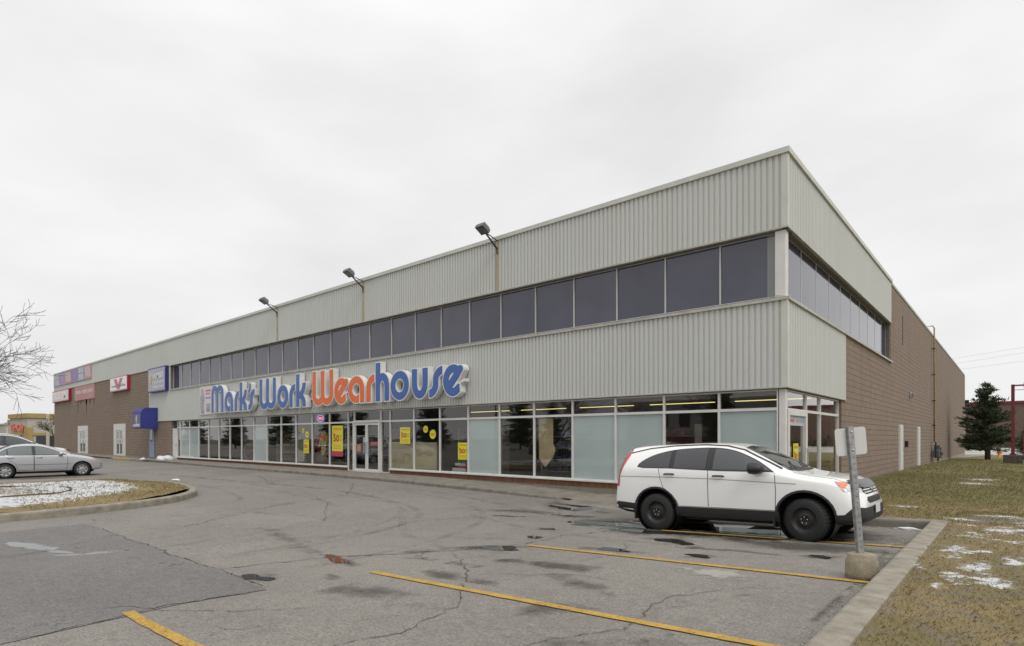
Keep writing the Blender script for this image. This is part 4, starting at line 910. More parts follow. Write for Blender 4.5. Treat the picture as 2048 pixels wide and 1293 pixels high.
for i, (x, z, r, lb) in enumerate([(-17.27, 2.13, .14, 'smaller upper round yellow tag in the second bay right of the entrance'), (-16.85, 1.93, .18, 'larger lower round yellow tag in the second bay right of the entrance'),
                     (-26.45, 2.15, .12, 'smaller upper round yellow tag above the poster near the mannequin'), (-26.08, 1.96, .16, 'larger lower round yellow tag above the poster near the mannequin')]):
    t = thing('round_tag', lb, 'price tag', (x, YS-.03, z), 'round yellow tags in the shop windows')
    MB().lathe([(0, -.004), (r, -.004), (r, .004), (0, .004)], (x, YS-.032, z), 'y', 20).build('disc', YEL, t, (x, YS-.03, z)); text('50%', x-r*.6, x+r*.6, z-r*.3, z+r*.3, YS-.037, OR, t, origin=(x, YS-.03, z), depth=.003, bold=.03)
o_ = (-24.85, YS-.03, 2.72); t = thing('neon_sign', 'small glowing oval open sign in a transom pane, red letters in a blue ring', 'neon sign', o_)
MB().tube([(-24.85+.30*math.cos(a), YS-.05, 2.72+.15*math.sin(a)) for a in lin(0, 2*PI, 26)], .022, 6).build('ring', mat('neon_blue', (.3, .3, .6), emit=(.42, .40, .9), es=.55), t, o_)
text('OPEN', -25.04, -24.66, 2.65, 2.79, YS-.045, mat('neon_red', (.6, .1, .1), emit=(1, .3, .3), es=.8), t, origin=o_, bold=.04)
# stickers on the entrance doors
for nm, lb, a, b, z0, z1, col in (('door_notice', 'orange square notice on the left entrance door', -21.85, -21.55, 1.22, 1.5, (.62, .16, .05)), ('door_notice', 'blue accessible entry sticker between the entrance doors', -21.35, -21.15, 1.15, 1.48, (.08, .12, .42)),
        ('door_notice', 'white hours card high on the left entrance door', -21.38, -21.12, 1.6, 1.82, (.6, .62, .6)), ('door_notice', 'red strip sticker across the right entrance door', -20.85, -20.3, 1.48, 1.64, (.45, .02, .03)), ('door_notice', 'red strip sign inside the bay with the yellow mannequin', -25.0, -24.55, 1.76, 1.9, (.45, .02, .03))):
    tag(MB().box(a, b, YS-.06, YS-.054, z0, z1).build(nm, mat('stk', col, .5), origin=((a+b)/2, YS-.06, z0)), lb, 'door notice' if 'door' in lb else 'window sign')
# mannequins (torso shapes wearing jackets) and small goods
def mannequin(x, y, z, col, label, h=1.25):
    t = thing('mannequin', label, 'mannequin', (x, y, z)); s_ = h/1.25
    prof = [(.0, 0), (.16, .0), (.17, .1), (.15, .45), (.19, .52), (.21, .75), (.23, .95), (.20, 1.05), (.09, 1.12), (.06, 1.18), (.0, 1.2)]
    MB().lathe([(r*s_, q*s_) for r, q in prof], (0, 0, 0), 'z', 16).map(lambda a, b, c_: (a, b*.65, c_)).build('jacket', mat('jk', col, .8, var=.15), t, smooth=True)
    for q in (-1, 1): MB().tube([(q*.20*s_, 0, 1.0*s_), (q*.29*s_, .02, .75*s_), (q*.27*s_, -.1, .45*s_)], [.075, .065, .05], 8).build('sleeve', mat('jk', col, .8, var=.15), t, smooth=True)
    MB().lathe([(0, -.01), (.16, -.01), (.15, -.6), (.13, -.6), (0, -.6)], (0, 0, 0), 'z', 12).build('trousers', mat('tr', (.14, .11, .07), .9), t, smooth=True)
mannequin(-25.2, YS+.35, .95, (.60, .46, .12), 'mannequin in a yellow jacket left of the largest yellow poster')
mannequin(-26.0, YS+.6, .95, (.36, .03, .04), 'mannequin in a red jacket beside the yellow one', 1.0)
mannequin(XS-.45, 15.3, .95, (.58, .44, .14), 'mannequin in a yellow coat behind the side door')
tag(MB().prism([(-27.45, .6), (-26.8, .62), (-26.7, 1.1), (-27.35, 1.2)], 0, .03).map(lambda x, z, q: (x, YS+.2+q, z)).build('white_board', mat('wb', (.55, .50, .46), .6), origin=(-27.1, YS+.2, .6)), 'slanting white board leaning low behind the glass near the mannequins', 'board')
o_ = (-15.3, YS+.2, .52); t = thing('box_stack', 'white and red cartons piled low behind the glass beside the frosted pane', 'cartons', o_)
for a, b, z0, z1, m in ((-15.9, -15.2, .54, .68, 'poster_white'), (-15.6, -15.15, .68, .76, 'poster_red'), (-15.75, -15.2, .76, .86, 'poster_white')): MB().box(a, b, YS+.1, YS+.4, z0, z1).build('carton', bpy.data.materials[m], t, o_, bevel=.005)
# ------------------------------------------------------------------ roof floodlights
fl = thing('floodlight', '', 'floodlight', (0, 0, 0), 'floodlights along the roof edge')
MB().tube([(0, -.02, -.28), (0, -.08, -.26), (0, -.62, .12)], .032, 8).build('arm', M['dark_steel'], fl, smooth=True)
MB().tube([(0, -.03, .02), (0, -.6, .14)], .018, 6).build('brace', M['dark_steel'], fl)
R1 = Matrix.Rotation(math.radians(-28), 4, 'X')
hd = MB().add([(-.2, -.2, -.1), (.2, -.2, -.1), (.2, .2, -.1), (-.2, .2, -.1), (-.2, -.2, .03), (.2, -.2, .03), (.2, .2, .03), (-.2, .2, .03), (-.14, -.13, .15), (.14, -.13, .15), (.14, .13, .15), (-.14, .13, .15)],
    [(0,3,2,1), (0,1,5,4), (1,2,6,5), (2,3,7,6), (3,0,4,7), (4,5,9,8), (5,6,10,9), (6,7,11,10), (7,4,8,11), (8,9,10,11)]).map(lambda x, y, z: tuple(R1 @ Vector((x, y, z))+Vector((0, -.78, .26)))).build('lamp_head', mat('lamp_grey', (.12, .12, .115), .5), fl, bevel=.01)
MB().box(-.17, .17, -.17, .17, -.108, -.101).map(lambda x, y, z: tuple(R1 @ Vector((x, y, z))+Vector((0, -.78, .26)))).build('lens', mat('lens', (.06, .06, .058), .1), hd)
MB().tube([(.02, -.03, -.5), (.02, -.06, -.4), (.0, -.05, -.3)], .02, 6).build('conduit', M['dark_steel'], fl)
lbs = ['nearest and largest floodlight on the roof edge, above the joint nearest the corner', 'middle floodlight of the three on the roof edge', 'farthest and smallest floodlight of the three on the roof edge']
for i, x in enumerate(JX):
    o = fl if i == 0 else copy_tree(fl); o.location = (x, YC, 8.53); o.scale = (.92, .92, .92); o['label'] = lbs[i]
# ------------------------------------------------------------------ side wall items
def s_door(y0, label):
    d = part(MB().box(XC-.03, XC+.03, y0-.06, y0+.96, .25, 2.42), 'door_frame', M['white_metal'])
    part(MB().box(XC+.03, XC+.05, y0, y0+.9, .27, 2.36), 'door', M['white_metal'], d, bevel=.008)
    part(MB().box(XC+.05, XC+.09, y0+.8, y0+.86, 1.2, 1.34), 'handle', M['galv'], d)
s_door(32.2, ''); s_door(38.8, '')
o_ = (XC, 46.5, .3); t = thing('gas_pipe', 'tall yellow gas pipe with a gooseneck over the roof on the block side wall', 'gas pipe', o_)
MB().tube([(XC+.10, 46.5, 1.6), (XC+.10, 46.5, 8.95), (XC+.02, 46.5, 9.12), (XC-.35, 46.5, 9.1), (XC-.45, 46.5, 8.6)], .042, 8).build('pipe', M['yellow_pipe'], t, o_, smooth=True)
for z in (2.6, 4.2, 5.9, 7.6): MB().box(XC-.03, XC+.17, 46.42, 46.58, z, z+.05).build('bracket', M['dark_steel'], t, o_)
t = thing('gas_meter', 'cluster of dark grey gas meters and valves at the foot of the yellow pipe', 'gas meter', o_)
for i, (y, z, a, h) in enumerate(((45.9, .55, .22, .5), (46.5, .7, .2, .65), (47.1, .5, .22, .45))):
    MB().box(XC+.1, XC+.1+a*1.6, y-.2, y+.2, z, z+h).build('meter_body', mat('meter', (.10, .11, .12), .5, var=.3), t, o_, bevel=.04)
    MB().lathe([(0, 0), (.11, 0), (.11, .05), (0, .05)], (XC+.1+a*1.6, y, z+h*.6), 'x', 14).build('dial', M['plastic'], t, o_)
for p in ([(XC+.25, 45.7, .5), (XC+.25, 45.7, 1.5), (XC+.1, 46.5, 1.6)], [(XC+.25, 46.0, 1.2), (XC+.25, 47.2, 1.2), (XC+.25, 47.3, .3)], [(XC+.3, 46.4, .3), (XC+.3, 46.4, .8)]):
    MB().tube(p, .04, 8).build('valve_pipe', M['dark_steel'], t, o_)
tag(MB().box(XC-.03, XC+.10, 34.2, 34.45, 1.35, 1.65).build('electrical_box', M['dark_steel'], origin=(XC, 34.3, 1.35), bevel=.01), 'small dark electrical box between the two white side doors', 'electrical box')
o_ = (XC, 35.9, 3.9); t = thing('wall_light', 'small grey wall light above the side doors', 'wall light', o_)
MB().box(XC-.03, XC+.06, 35.75, 36.05, 3.85, 4.15).build('housing', M['galv'], t, o_, bevel=.02); MB().box(XC+.06, XC+.16, 35.8, 36.0, 3.88, 4.08).build('lens', M['blind'], t, o_, bevel=.02)
o_ = (XC, YB+.3, 5.2); t = thing('wall_light', 'dark wall light on the far end corner of the block wall', 'wall light', o_)
MB().box(XC-.0, XC+.35, YB+.05, YB+.45, 5.0, 5.9).build('housing', M['dark_steel'], t, o_, bevel=.03); MB().box(XC+.05, XC+.3, YB-.0, YB+.05, 5.05, 5.5).build('lens', M['blind'], t, o_)
tag(MB().box(XC-.03, XC-.012, 33.4, 33.55, 6.3, 7.7).build('wall_slot', M['black'], origin=(XC, 33.5, 6.3)), 'narrow dark vertical slot high on the block wall past the window band', 'wall slot')
struct(MB().prism([(XC, 60), (XC+1.6, 79.5), (XC+2.2, 86), (XC-1, 86), (XC-1, 79)], -.35, -.05).map(lambda x, y, z: (x, y, z+.06*(1-(y-60)/26))).build('path', M['concrete']))
# ------------------------------------------------------------------ sign post
bx, by = -1.33, 7.66; bz = lotz(bx, by); o_ = (bx, by, bz)
t = thing('sign_post', 'leaning galvanized post with a blank white sign back set in a round concrete block', 'sign post', o_)
MB().lathe([(0, -.02), (.165, -.02), (.172, .05), (.168, .20), (.15, .225), (.145, .27), (.13, .28), (0, .285)], (0, 0, 0), 'z', 28).map(lambda x, y, z: (x*(1+.03*math.sin(3*math.atan2(y, x)+z*9)), y*(1+.03*math.cos(4*x*9)), z)).build('base', mat('base_conc', (.26, .225, .16), .95, var=.22, vscale=9, bump=.7, bscale=50), t, smooth=True)
ra = math.atan2(-FX, FY); rgt = Vector((.7545, .6563, 0)); fwd = Vector((-.6563, .7545, 0))
lean = (rgt*-.143+fwd*-.03+Vector((0, 0, 1.47))); ln = lean.normalized(); ax2 = (rgt-ln*rgt.dot(ln)).normalized(); ax3 = ax2.cross(ln)
mb = MB(); b0 = Vector((0, 0, .27))-ln*.05; Lp = lean.length+.05
for u0, u1, v0, v1 in ((-.03, .03, -.004, .004), (-.03, -.022, .004, .036), (.022, .03, .004, .036), (-.042, -.03, .032, .037), (.03, .042, .032, .037)):
    mb.box(u0, u1, v0, v1, 0, Lp)
mb.map(lambda u, v, q: tuple(b0+ax2*u+ax3*v*-1+ln*q)); mb.build('post', M['galv'], t)
for q in [i*.075+.12 for i in range(18)]: MB().lathe([(0, 0), (.006, 0)], (0, 0, 0), 'y', 8).map(lambda x, y, z: tuple(b0+ax2*x+ax3*.0052+ln*(z+q))).build('bolt_hole', M['black'], t, nrm=False)
for q, s_ in ((Lp-.06, .010), (Lp-.27, .010), (.78, .008)): MB().lathe([(0, .012), (s_, .008), (s_, 0)], (0, 0, 0), 'y', 8).map(lambda x, y, z: tuple(b0+ax2*x+ax3*(.006+y)+ln*(z+q))).build('bolt', M['chrome'], t, nrm=False)
rp = []
for cx_, cy_, a0 in ((.145, .125, 0), (-.145, .125, 90), (-.145, -.125, 180), (.145, -.125, 270)): rp += arc(cx_, cy_, .033, .033, a0, a0+90, 5)
pc = b0+ln*(Lp-.175)+ax2*.013
MB().prism(rp, 0, .004).map(lambda u, v, q: tuple(pc+ax2*u+ln*v-ax3*(.042+q))).build('sign_plate', mat('plate_back', (.60, .60, .585), .5, var=.04), t)
# ------------------------------------------------------------------ vehicles
def interp_rows(rows, x):
    n = len(rows)
    for i in range(n-1):
        if x <= rows[i+1][0] or i == n-2:
            p1, p2 = rows[i], rows[i+1]; p0 = rows[max(0, i-1)]; p3 = rows[min(n-1, i+2)]
            h = p2[0]-p1[0]; t = (x-p1[0])/h; o_ = []
            for k_ in range(1, len(p1)):
                m1 = (p2[k_]-p0[k_])/(p2[0]-p0[0]); m2 = (p3[k_]-p1[k_])/(p3[0]-p1[0])
                o_.append((2*t**3-3*t*t+1)*p1[k_]+(t**3-2*t*t+t)*h*m1+(-2*t**3+3*t*t)*p2[k_]+(t**3-t*t)*h*m2)
            return o_
def car_body(rows, axles, arch_r, mats, root, name='body', sub=4):
    st = []
    for a, b in zip(rows, rows[1:]):
        k_ = 1 if b[0]-a[0] < .12 else (2 if b[0]-a[0] < .25 else 3)
        st += [a[0]+(b[0]-a[0])*i/k_ for i in range(k_)]
    st.append(rows[-1][0]); bm = bmesh.new(); rings = []
    for x in st:
        w_, zb, zbelt, wb, zre, wre, zt = interp_rows(rows, x)
        zm = zb+(zbelt-zb)*.42
        half = [(0, zb), (w_*.6, zb), (w_*.93, zb+.015), (w_*.99, zb+.09*min(1, (zbelt-zb))), (w_, zm), (w_*.995, zb+(zbelt-zb)*.72), (wb+(w_-wb)*.35, zbelt-.05*min(1, (zbelt-zb)*2)), (wb, zbelt),
                (wb+(wre-wb)*.45+.012, zbelt+(zre-zbelt)*.5), (wre, zre), (wre*.93, zre+(zt-zre)*.55), (wre*.72, zt-(zt-zre)*.16), (wre*.38, zt-.006), (0, zt)]
        ring = [bm.verts.new((x, y, z)) for y, z in half]+[bm.verts.new((x, -y, z)) for y, z in half[-2:0:-1]]; rings.append(ring)
    for a, b in zip(rings, rings[1:]):
        n = len(a)
        for i in range(n): bm.faces.new((a[i], a[(i+1) % n], b[(i+1) % n], b[i]))
    bm.faces.new(rings[0][::-1]); bm.faces.new(rings[-1]); bmesh.ops.recalc_face_normals(bm, faces=bm.faces)
    me = bpy.data.meshes.new(name); bm.to_mesh(me); bm.free()
    for m in mats: me.materials.append(m)
    o = bpy.data.objects.new(name, me); C.objects.link(o); s_ = o.modifiers.new('s', 'SUBSURF'); s_.levels = 2; s_.render_levels = 2
    dg = bpy.context.evaluated_depsgraph_get(); bv = BVHTree.FromObject(o, dg)
    cut = []
    for ax_ in axles:
        c_ = MB().lathe([(0, -1.2), (arch_r, -1.2), (arch_r, 1.2), (0, 1.2)], (ax_[0], 0, ax_[1]), 'y', 48)
        co_ = c_.build('cut', mats[-1]); cut.append(co_)
        b_ = o.modifiers.new('b', 'BOOLEAN'); b_.operation = 'DIFFERENCE'; b_.object = co_; b_.solver = 'EXACT'
    dg = bpy.context.evaluated_depsgraph_get(); m2 = bpy.data.meshes.new_from_object(o.evaluated_get(dg))
    o.modifiers.clear(); o.data = m2; m2.name = name
    for p in m2.polygons:
        c_ = p.center
        p.use_smooth = not any(abs(math.hypot(c_.x-a[0], c_.z-a[1])-arch_r) < .012 and abs(p.normal.y) < .3 for a in axles)
        if any(math.hypot(c_.x-a[0], c_.z-a[1]) < arch_r+.004 and abs(p.normal.y) < .45 for a in axles) or (p.normal.z < -.45 and c_.z < .5): p.material_index = len(mats)-1
    for c_ in cut: bpy.data.objects.remove(c_)
    o.parent = root; return o, bv
def inner_pts(poly, res):
    x0, x1 = min(p[0] for p in poly), max(p[0] for p in poly); y0, y1 = min(p[1] for p in poly), max(p[1] for p in poly); o_ = []
    yy = y0+res/2
    while yy < y1:
        xx = x0+res/2
        while xx < x1:
            if inside((xx, yy), poly) and min(math.dist((xx, yy), p) for p in poly) > res*.4: o_.append((xx, yy))
            xx += res
        yy += res
    return o_
def decal(name, poly, bv, side, off, m, parent, res=.07, skirt=0):
    """project a 2-D outline on the body; side: 1/-1 = from +-y (x,z), 'top' (x,y), 'front'/'rear' (y,z)"""
    poly = densify(poly, res); n = len(poly); inn_ = inner_pts(poly, res)
    r = delaunay_2d_cdt([Vector(p) for p in poly]+[Vector(p) for p in inn_], [], [list(range(n))], 1, 1e-5)
    vs = []; ok = []
    for v in r[0]:
        if side in (1, -1): o_, d_ = Vector((v.x, side*3, v.y)), Vector((0, -side, 0))
        elif side == 'top': o_, d_ = Vector((v.x, v.y, 4)), Vector((0, 0, -1))
        elif side == 'front': o_, d_ = Vector((6, v.x, v.y)), Vector((-1, 0, 0))
        else: o_, d_ = Vector((-6, v.x, v.y)), Vector((1, 0, 0))
        h = bv.ray_cast(o_, d_); ok.append(h[0] is not None)
        vs.append(tuple(h[0]+h[1]*off) if h[0] is not None else (0, 0, 0))
    fs = [f for f in r[2] if all(ok[i] for i in f)]
    used = sorted({i for f in fs for i in f}); ix = {a: b for b, a in enumerate(used)}
    mb = MB().add([vs[i] for i in used], [tuple(ix[i] for i in f) for f in fs])
    return mb.build(name, m, parent, smooth=True)
def strip(name, pts, wd, bv, side, off, m, parent, res=.05):
    P = densify(list(pts), res)[: -max(1, int(math.dist(pts[-1], pts[0])/res))+0] if False else None
    Q = []
    for a, b in zip(pts, pts[1:]):
        k_ = max(1, int(math.dist(a, b)/res)); Q += [(a[0]+(b[0]-a[0])*i/k_, a[1]+(b[1]-a[1])*i/k_) for i in range(k_)]
    Q.append(pts[-1]); L = []; Rr = []
    for i, p in enumerate(Q):
        a = Q[max(0, i-1)]; b = Q[min(len(Q)-1, i+1)]; d_ = math.dist(a, b) or 1; nx, ny = -(b[1]-a[1])/d_*wd/2, (b[0]-a[0])/d_*wd/2
        L.append((p[0]+nx, p[1]+ny)); Rr.append((p[0]-nx, p[1]-ny))
    vs = []; good = []
    for q in [v for pr_ in zip(L, Rr) for v in pr_]:
        o_, d_ = {1: (Vector((q[0], 3, q[1])), Vector((0, -1, 0))), -1: (Vector((q[0], -3, q[1])), Vector((0, 1, 0))), 'top': (Vector((q[0], q[1], 4)), Vector((0, 0, -1))), 'front': (Vector((6, q[0], q[1])), Vector((-1, 0, 0))), 'rear': (Vector((-6, q[0], q[1])), Vector((1, 0, 0)))}[side]
        h = bv.ray_cast(o_, d_); good.append(h[0] is not None); vs.append(tuple(h[0]+h[1]*off) if h[0] else (0, 0, 0))
    fs = [(2*i, 2*i+2, 2*i+3, 2*i+1) for i in range(len(Q)-1) if all(good[2*i:2*i+4])]
    used = sorted({i for f in fs for i in f}); ix = {a: b for b, a in enumerate(used)}
    return MB().add([vs[i] for i in used], [tuple(ix[i] for i in f) for f in fs]).build(name, m, parent, smooth=True)
def wheel(root, x, y, z, r, wd, rimr, rim_m, side, style, steer=0):
    o_ = (0, 0, 0); wroot = None; s_ = side
    t = MB().lathe([(rimr, -wd/2), (rimr+.02, -wd/2), (r-.03, -wd/2-.004), (r-.008, -wd/2+.02), (r, -wd/2+.045), (r, wd/2-.045), (r-.008, wd/2-.02), (r-.03, wd/2+.004), (rimr+.02, wd/2), (rimr, wd/2)], o_, 'y', 40)
    for k_ in range(36):                                   # tread blocks
        a = 2*PI*k_/36
        for q in (-.35, 0, .35):
            c_, s2 = math.cos(a+q*.08), math.sin(a+q*.08); tw = .018; nx, nz = -s2, c_
            vs = [(c_*rr+nx*e, q*wd*.9+f, s2*rr+nz*e) for rr in (r-.002, r+.007) for e, f in ((-tw, -.02), (tw, -.02), (tw, .02), (-tw, .02))]
            t.add(vs, [(4,5,6,7), (0,1,5,4), (1,2,6,5), (2,3,7,6), (3,0,4,7)])
    wh = t.build('wheel', M['rubber'], root, smooth=False)
    for p in wh.data.polygons: p.use_smooth = len(p.vertices) == 4 and p.area > .0009
    wh.location = (x, y, z); wh.rotation_euler = (0, 0, steer); f = -s_*1
    yo = -wd/2 if s_ < 0 else wd/2; sg_ = -1 if s_ < 0 else 1
    Y = lambda d_: yo-sg_*d_
    def L(prof): return [(rr, Y(d_)) for rr, d_ in prof]
    if style == 'steel':
        rim = MB().lathe(L([(rimr+.004, .0), (rimr-.012, .004), (rimr-.02, .03), (rimr-.045, .05), (rimr-.06, .052), (rimr-.10, .045), (.085, .028), (.07, .03), (.06, .045), (.03, .04), (0, .04)]), o_, 'y', 40).build('rim', rim_m, wh, smooth=True)
        for k_ in range(14):
            a = 2*PI*k_/14; MB().lathe([(0, Y(.0405)), (.0125, Y(.0405))], (math.cos(a)*(rimr-.078), 0, math.sin(a)*(rimr-.078)), 'y', 8).build('vent_hole', M['black'], rim, nrm=False)
        for k_ in range(5):
            a = 2*PI*k_/5+.3; MB().lathe([(0, Y(.012)), (.009, Y(.014)), (.011, Y(.034)), (0, Y(.034))], (math.cos(a)*.052, 0, math.sin(a)*.052), 'y', 8).build('lug_nut', M['chrome'], rim)
    else:
        rim = MB().lathe(L([(rimr+.006, .0), (rimr-.012, -.004), (rimr-.03, .012), (.10, .002), (.05, -.006), (0, -.008)]), o_, 'y', 40).build('rim', rim_m, wh, smooth=True)
        for k_ in range(7):
            a = 2*PI*k_/7; ca, sa = math.cos(a), math.sin(a); pl = [(rimr*.52, 0), (rimr*.80, .034), (rimr*.88, .018), (rimr*.88, -.018), (rimr*.80, -.034)]
            MB().add([(ca*u-sa*v, Y(-.0025), sa*u+ca*v) for u, v in pl], [(0,1,2,3,4)]).build('spoke_gap', M['black'], rim, nrm=False)
        MB().lathe(L([(.03, -.009), (.028, -.014), (0, -.015)]), o_, 'y', 16).build('hub_cap', M['galv'], rim, smooth=True)
    return wh
def well(root, ax_, r, y, side):
    MB().lathe([(r-.002, side*(y-.02)), (r-.004, side*(y-.36)), (0, side*(y-.36))], (ax_[0], 0, ax_[1]), 'y', 36).build('wheel_well', M['black'], root, smooth=True, nrm=False)
def archring(cx, cz, r0, r1, a0, a1): return arc(cx, cz, r0, r0, a0, a1, 18)+arc(cx, cz, r1, r1, a1, a0, 18)
def mirror(root, x, z, y, side, m, gm, s_=1):
    bm_ = MB(); pr = []
    for i, (dx, q) in enumerate(((-.10, .55), (-.085, .9), (-.03, 1), (.04, .82), (.09, .4))):
        pr.append([(x+dx*s_, side*(y+.12*s_+math.cos(t)*.115*q*s_), z+math.sin(t)*.075*q*s_+(.012 if math.sin(t) > 0 else 0)) for t in lin(0, 2*PI, 12)[:-1]])
    bm_.add([p for r_ in pr for p in r_], [(i*12+k_, i*12+(k_+1) % 12, (i+1)*12+(k_+1) % 12, (i+1)*12+k_) for i in range(4) for k_ in range(12)]+[tuple(range(12)), tuple(range(48, 60))])
    mo = bm_.build('mirror', m, root, smooth=True)
    MB().box(x-.01, x+.07, side*(y-.08), side*(y+.05), z-.055, z-.02).build('mirror_arm', m, mo, bevel=.008)
def handle(root, x, z, bv, side, m):
    h = bv.ray_cast(Vector((x, side*3, z)), Vector((0, -side, 0)))[0]; y = h.y
    return MB().tube([(x-.10, y, z), (x-.085, y+side*.03, z+.006), (x, y+side*.042, z+.008), (x+.085, y+side*.03, z+.006), (x+.10, y, z)], [.012, .016, .017, .016, .012], 8).map(lambda a, b, c_: (a, b, z+(c_-z)*.95)).build('handle', m, root, smooth=True)
def plate(root, side, x, z, m):
    MB().box(x-.006, x+.006, -.155, .155, z-.075, z+.075).build('licence_plate', m, root, bevel=.003)
# --- the white compact utility car
SUV = [(-1.00, .70, .42, .54, .68, .64, .66, .68), (-.985, .78, .40, .60, .76, .70, .74, .75), (-.96, .85, .37, .68, .83, .74, .78, .775), (-.935, .865, .36, .78, .84, .90, .78, .95), (-.905, .875, .35, .95, .85, 1.10, .77, 1.16), (-.85, .89, .33, 1.10, .86, 1.30, .745, 1.37), (-.77, .90, .31, 1.18, .87, 1.47, .71, 1.54), (-.68, .905, .30, 1.20, .878, 1.55, .68, 1.625), (-.5, .91, .28, 1.205, .882, 1.585, .66, 1.66),
       (-.2, .91, .26, 1.20, .885, 1.61, .645, 1.68), (.3, .91, .25, 1.19, .885, 1.62, .635, 1.685), (.8, .91, .24, 1.17, .885, 1.625, .635, 1.69), (1.25, .91, .24, 1.155, .885, 1.60, .635, 1.67), (1.55, .91, .24, 1.14, .885, 1.53, .65, 1.60), (1.85, .91, .24, 1.125, .885, 1.40, .68, 1.455), (2.1, .91, .24, 1.11, .885, 1.27, .715, 1.315), (2.3, .91, .25, 1.08, .88, 1.165, .74, 1.20), (2.42, .91, .255, 1.055, .88, 1.11, .75, 1.145),
       (2.6, .91, .26, 1.02, .88, 1.07, .745, 1.11), (2.9, .905, .27, .98, .87, 1.025, .72, 1.07), (3.12, .89, .28, .92, .845, .975, .69, 1.03), (3.28, .865, .29, .84, .81, .91, .65, .98), (3.38, .83, .30, .76, .77, .84, .60, .93), (3.46, .77, .31, .69, .71, .76, .55, .86), (3.53, .68, .33, .60, .63, .66, .49, .73), (3.565, .58, .37, .53, .54, .57, .43, .62)]
def make_suv(paint_m, name, label, cat, cladding=True, group=None):
    t = thing(name, label, cat, (0,0,0), group); AX = [(0, .375), (2.62, .375)]; RA = .435
    body, bv = car_body(SUV, AX, RA, [paint_m, M['black']], t)
    for s_ in (-1, 1):
        for a in AX: well(t, a, RA, .90, s_)
        # lower cladding and arch lips
        if cladding:
            decal('sill_cladding', [(.40, .20), (2.23, .20), (2.23, .47), (1.2, .475), (.40, .475)], bv, s_, .006, M['plastic'], t)
            for a in AX: decal('arch_lip', archring(a[0], a[1], RA-.002, RA+.034, -18, 198), bv, s_, .010, M['plastic'], t, .04)
            decal('bumper_cladding', [(-.985, .36), (-.40, .295), (-.44, .50), (-.7, .52), (-.98, .53)], bv, s_, .005, M['plastic'], t)
            decal('bumper_cladding', [(3.05, .285), (3.54, .33), (3.555, .56), (3.38, .58), (3.22, .46), (3.05, .45)], bv, s_, .006, M['plastic'], t, .04)
            for x_, zz in ((-.46, .2), (2.14, .2)): MB().box(x_-.012, x_+.012, s_*.70, s_*.905, zz, zz+.26).build('mud_flap', M['rubber'], t)
        # glass: dark surround, then three panes
        G0 = cround([(-.40, 1.235), (-.37, 1.30), (-.24, 1.395), (-.02, 1.49), (.30, 1.56), (.70, 1.588), (1.08, 1.587), (1.38, 1.545), (1.63, 1.455), (1.90, 1.315), (2.16, 1.135)], 3)
        G1 = [(1.2, 1.155), (.3, 1.20), (-.28, 1.212)]
        surround = decal('window_surround', G0+G1, bv, s_, .003, M['plastic'], t, .05)
        def cutx(a, b):
            up = [p for p in G0 if a < p[0] < b]; f1 = lambda x: 1.135+(2.16-x)*(1.212-1.135)/2.44
            def top(x):
                for p, q in zip(G0, G0[1:]):
                    if p[0] <= x <= q[0]: return p[1]+(q[1]-p[1])*(x-p[0])/(q[0]-p[0]+1e-9)
                return 1.135
            pts_ = ([(a, f1(a)+.012)] if a > -.3 else [(-.385, 1.24)])+[(a, top(a)-.018)]*(a > -.3)+[(x, z-.018) for x, z in up if x > -.37]+([(b, top(b)-.018)] if b < 2 else [(2.08, 1.165)])+([(b, f1(b)+.012)] if b < 2 else [])
            if a <= -.3: pts_.append((-.28, f1(-.28)+.014))
            return pts_
        # doors: painted skins a few mm proud over a dark seal line
        D = {'rear': [(.06, 1.20), (.10, 1.0), (.16, .83), (.33, .70), (.44, .56), (.47, .485), (1.03, .485), (1.03, 1.165)], 'front': [(1.045, 1.163), (1.045, .485), (2.17, .48), (2.185, .8), (2.17, 1.12)]}
        for k_, pl in D.items():
            cx_ = sum(p[0] for p in pl)/len(pl); cz_ = sum(p[1] for p in pl)/len(pl)
            strip('door_seam', pl if k_ == 'rear' else pl[1:], .011, bv, s_, .0016, M['plastic'], t, .04)
            d = decal('door', [(cx_+(x-cx_)*.985, cz_+(z-cz_)*.985) for x, z in pl], bv, s_, .0022, paint_m, t, .07)
            handle(d, .28 if k_ == 'rear' else 1.22, 1.09 if k_ == 'rear' else 1.06, bv, s_, M['plastic'])
            decal('side_window', cutx(.36, .98) if k_ == 'rear' else cutx(1.11, 2.3), bv, s_, .0065, M['cglass_dark'] if k_ == 'rear' else M['cglass'], d, .06)
        decal('quarter_window', cutx(-.4, .27), bv, s_, .0065, M['cglass_dark'], t, .05)
        strip('crease_shade', [(-.93, 1.045), (.1, 1.035), (1.1, 1.01), (2.2, .955), (2.5, .94)], .012, bv, s_, .0045, mat('crease_shade_grey', (.25, .25, .24), .5), t)  # flat grey strip, paints the shade line of the body crease
        strip('roof_rail', [(-.62, 1.515), (-.2, 1.60), (.3, 1.64), (.9, 1.645), (1.3, 1.615), (1.6, 1.535), (2.05, 1.30), (2.25, 1.19)], .022, bv, s_, .004, M['plastic'], t)
        decal('tail_light', [(-.965, .84), (-.84, .84), (-.82, 1.06), (-.74, 1.26), (-.64, 1.45), (-.60, 1.58), (-.72, 1.62), (-.84, 1.40), (-.93, 1.12)], bv, s_, .006, mat('tail_red', (.45, .015, .02), .15, coat=1), t, .04)
        hl = decal('headlight', [(3.02, .985), (3.20, .83), (3.42, .80), (3.49, .80), (3.44, .91), (3.36, .945), (3.2, .965)], bv, s_, .005, mat('lamp_clear', (.50, .51, .52), .08, coat=1, var=.35, vscale=22), t, .03)
        decal('turn_signal', [(3.03, .98), (3.21, .845), (3.235, .955)], bv, s_, .009, mat('amber', (.60, .16, .04), .15, coat=1), hl, .03)
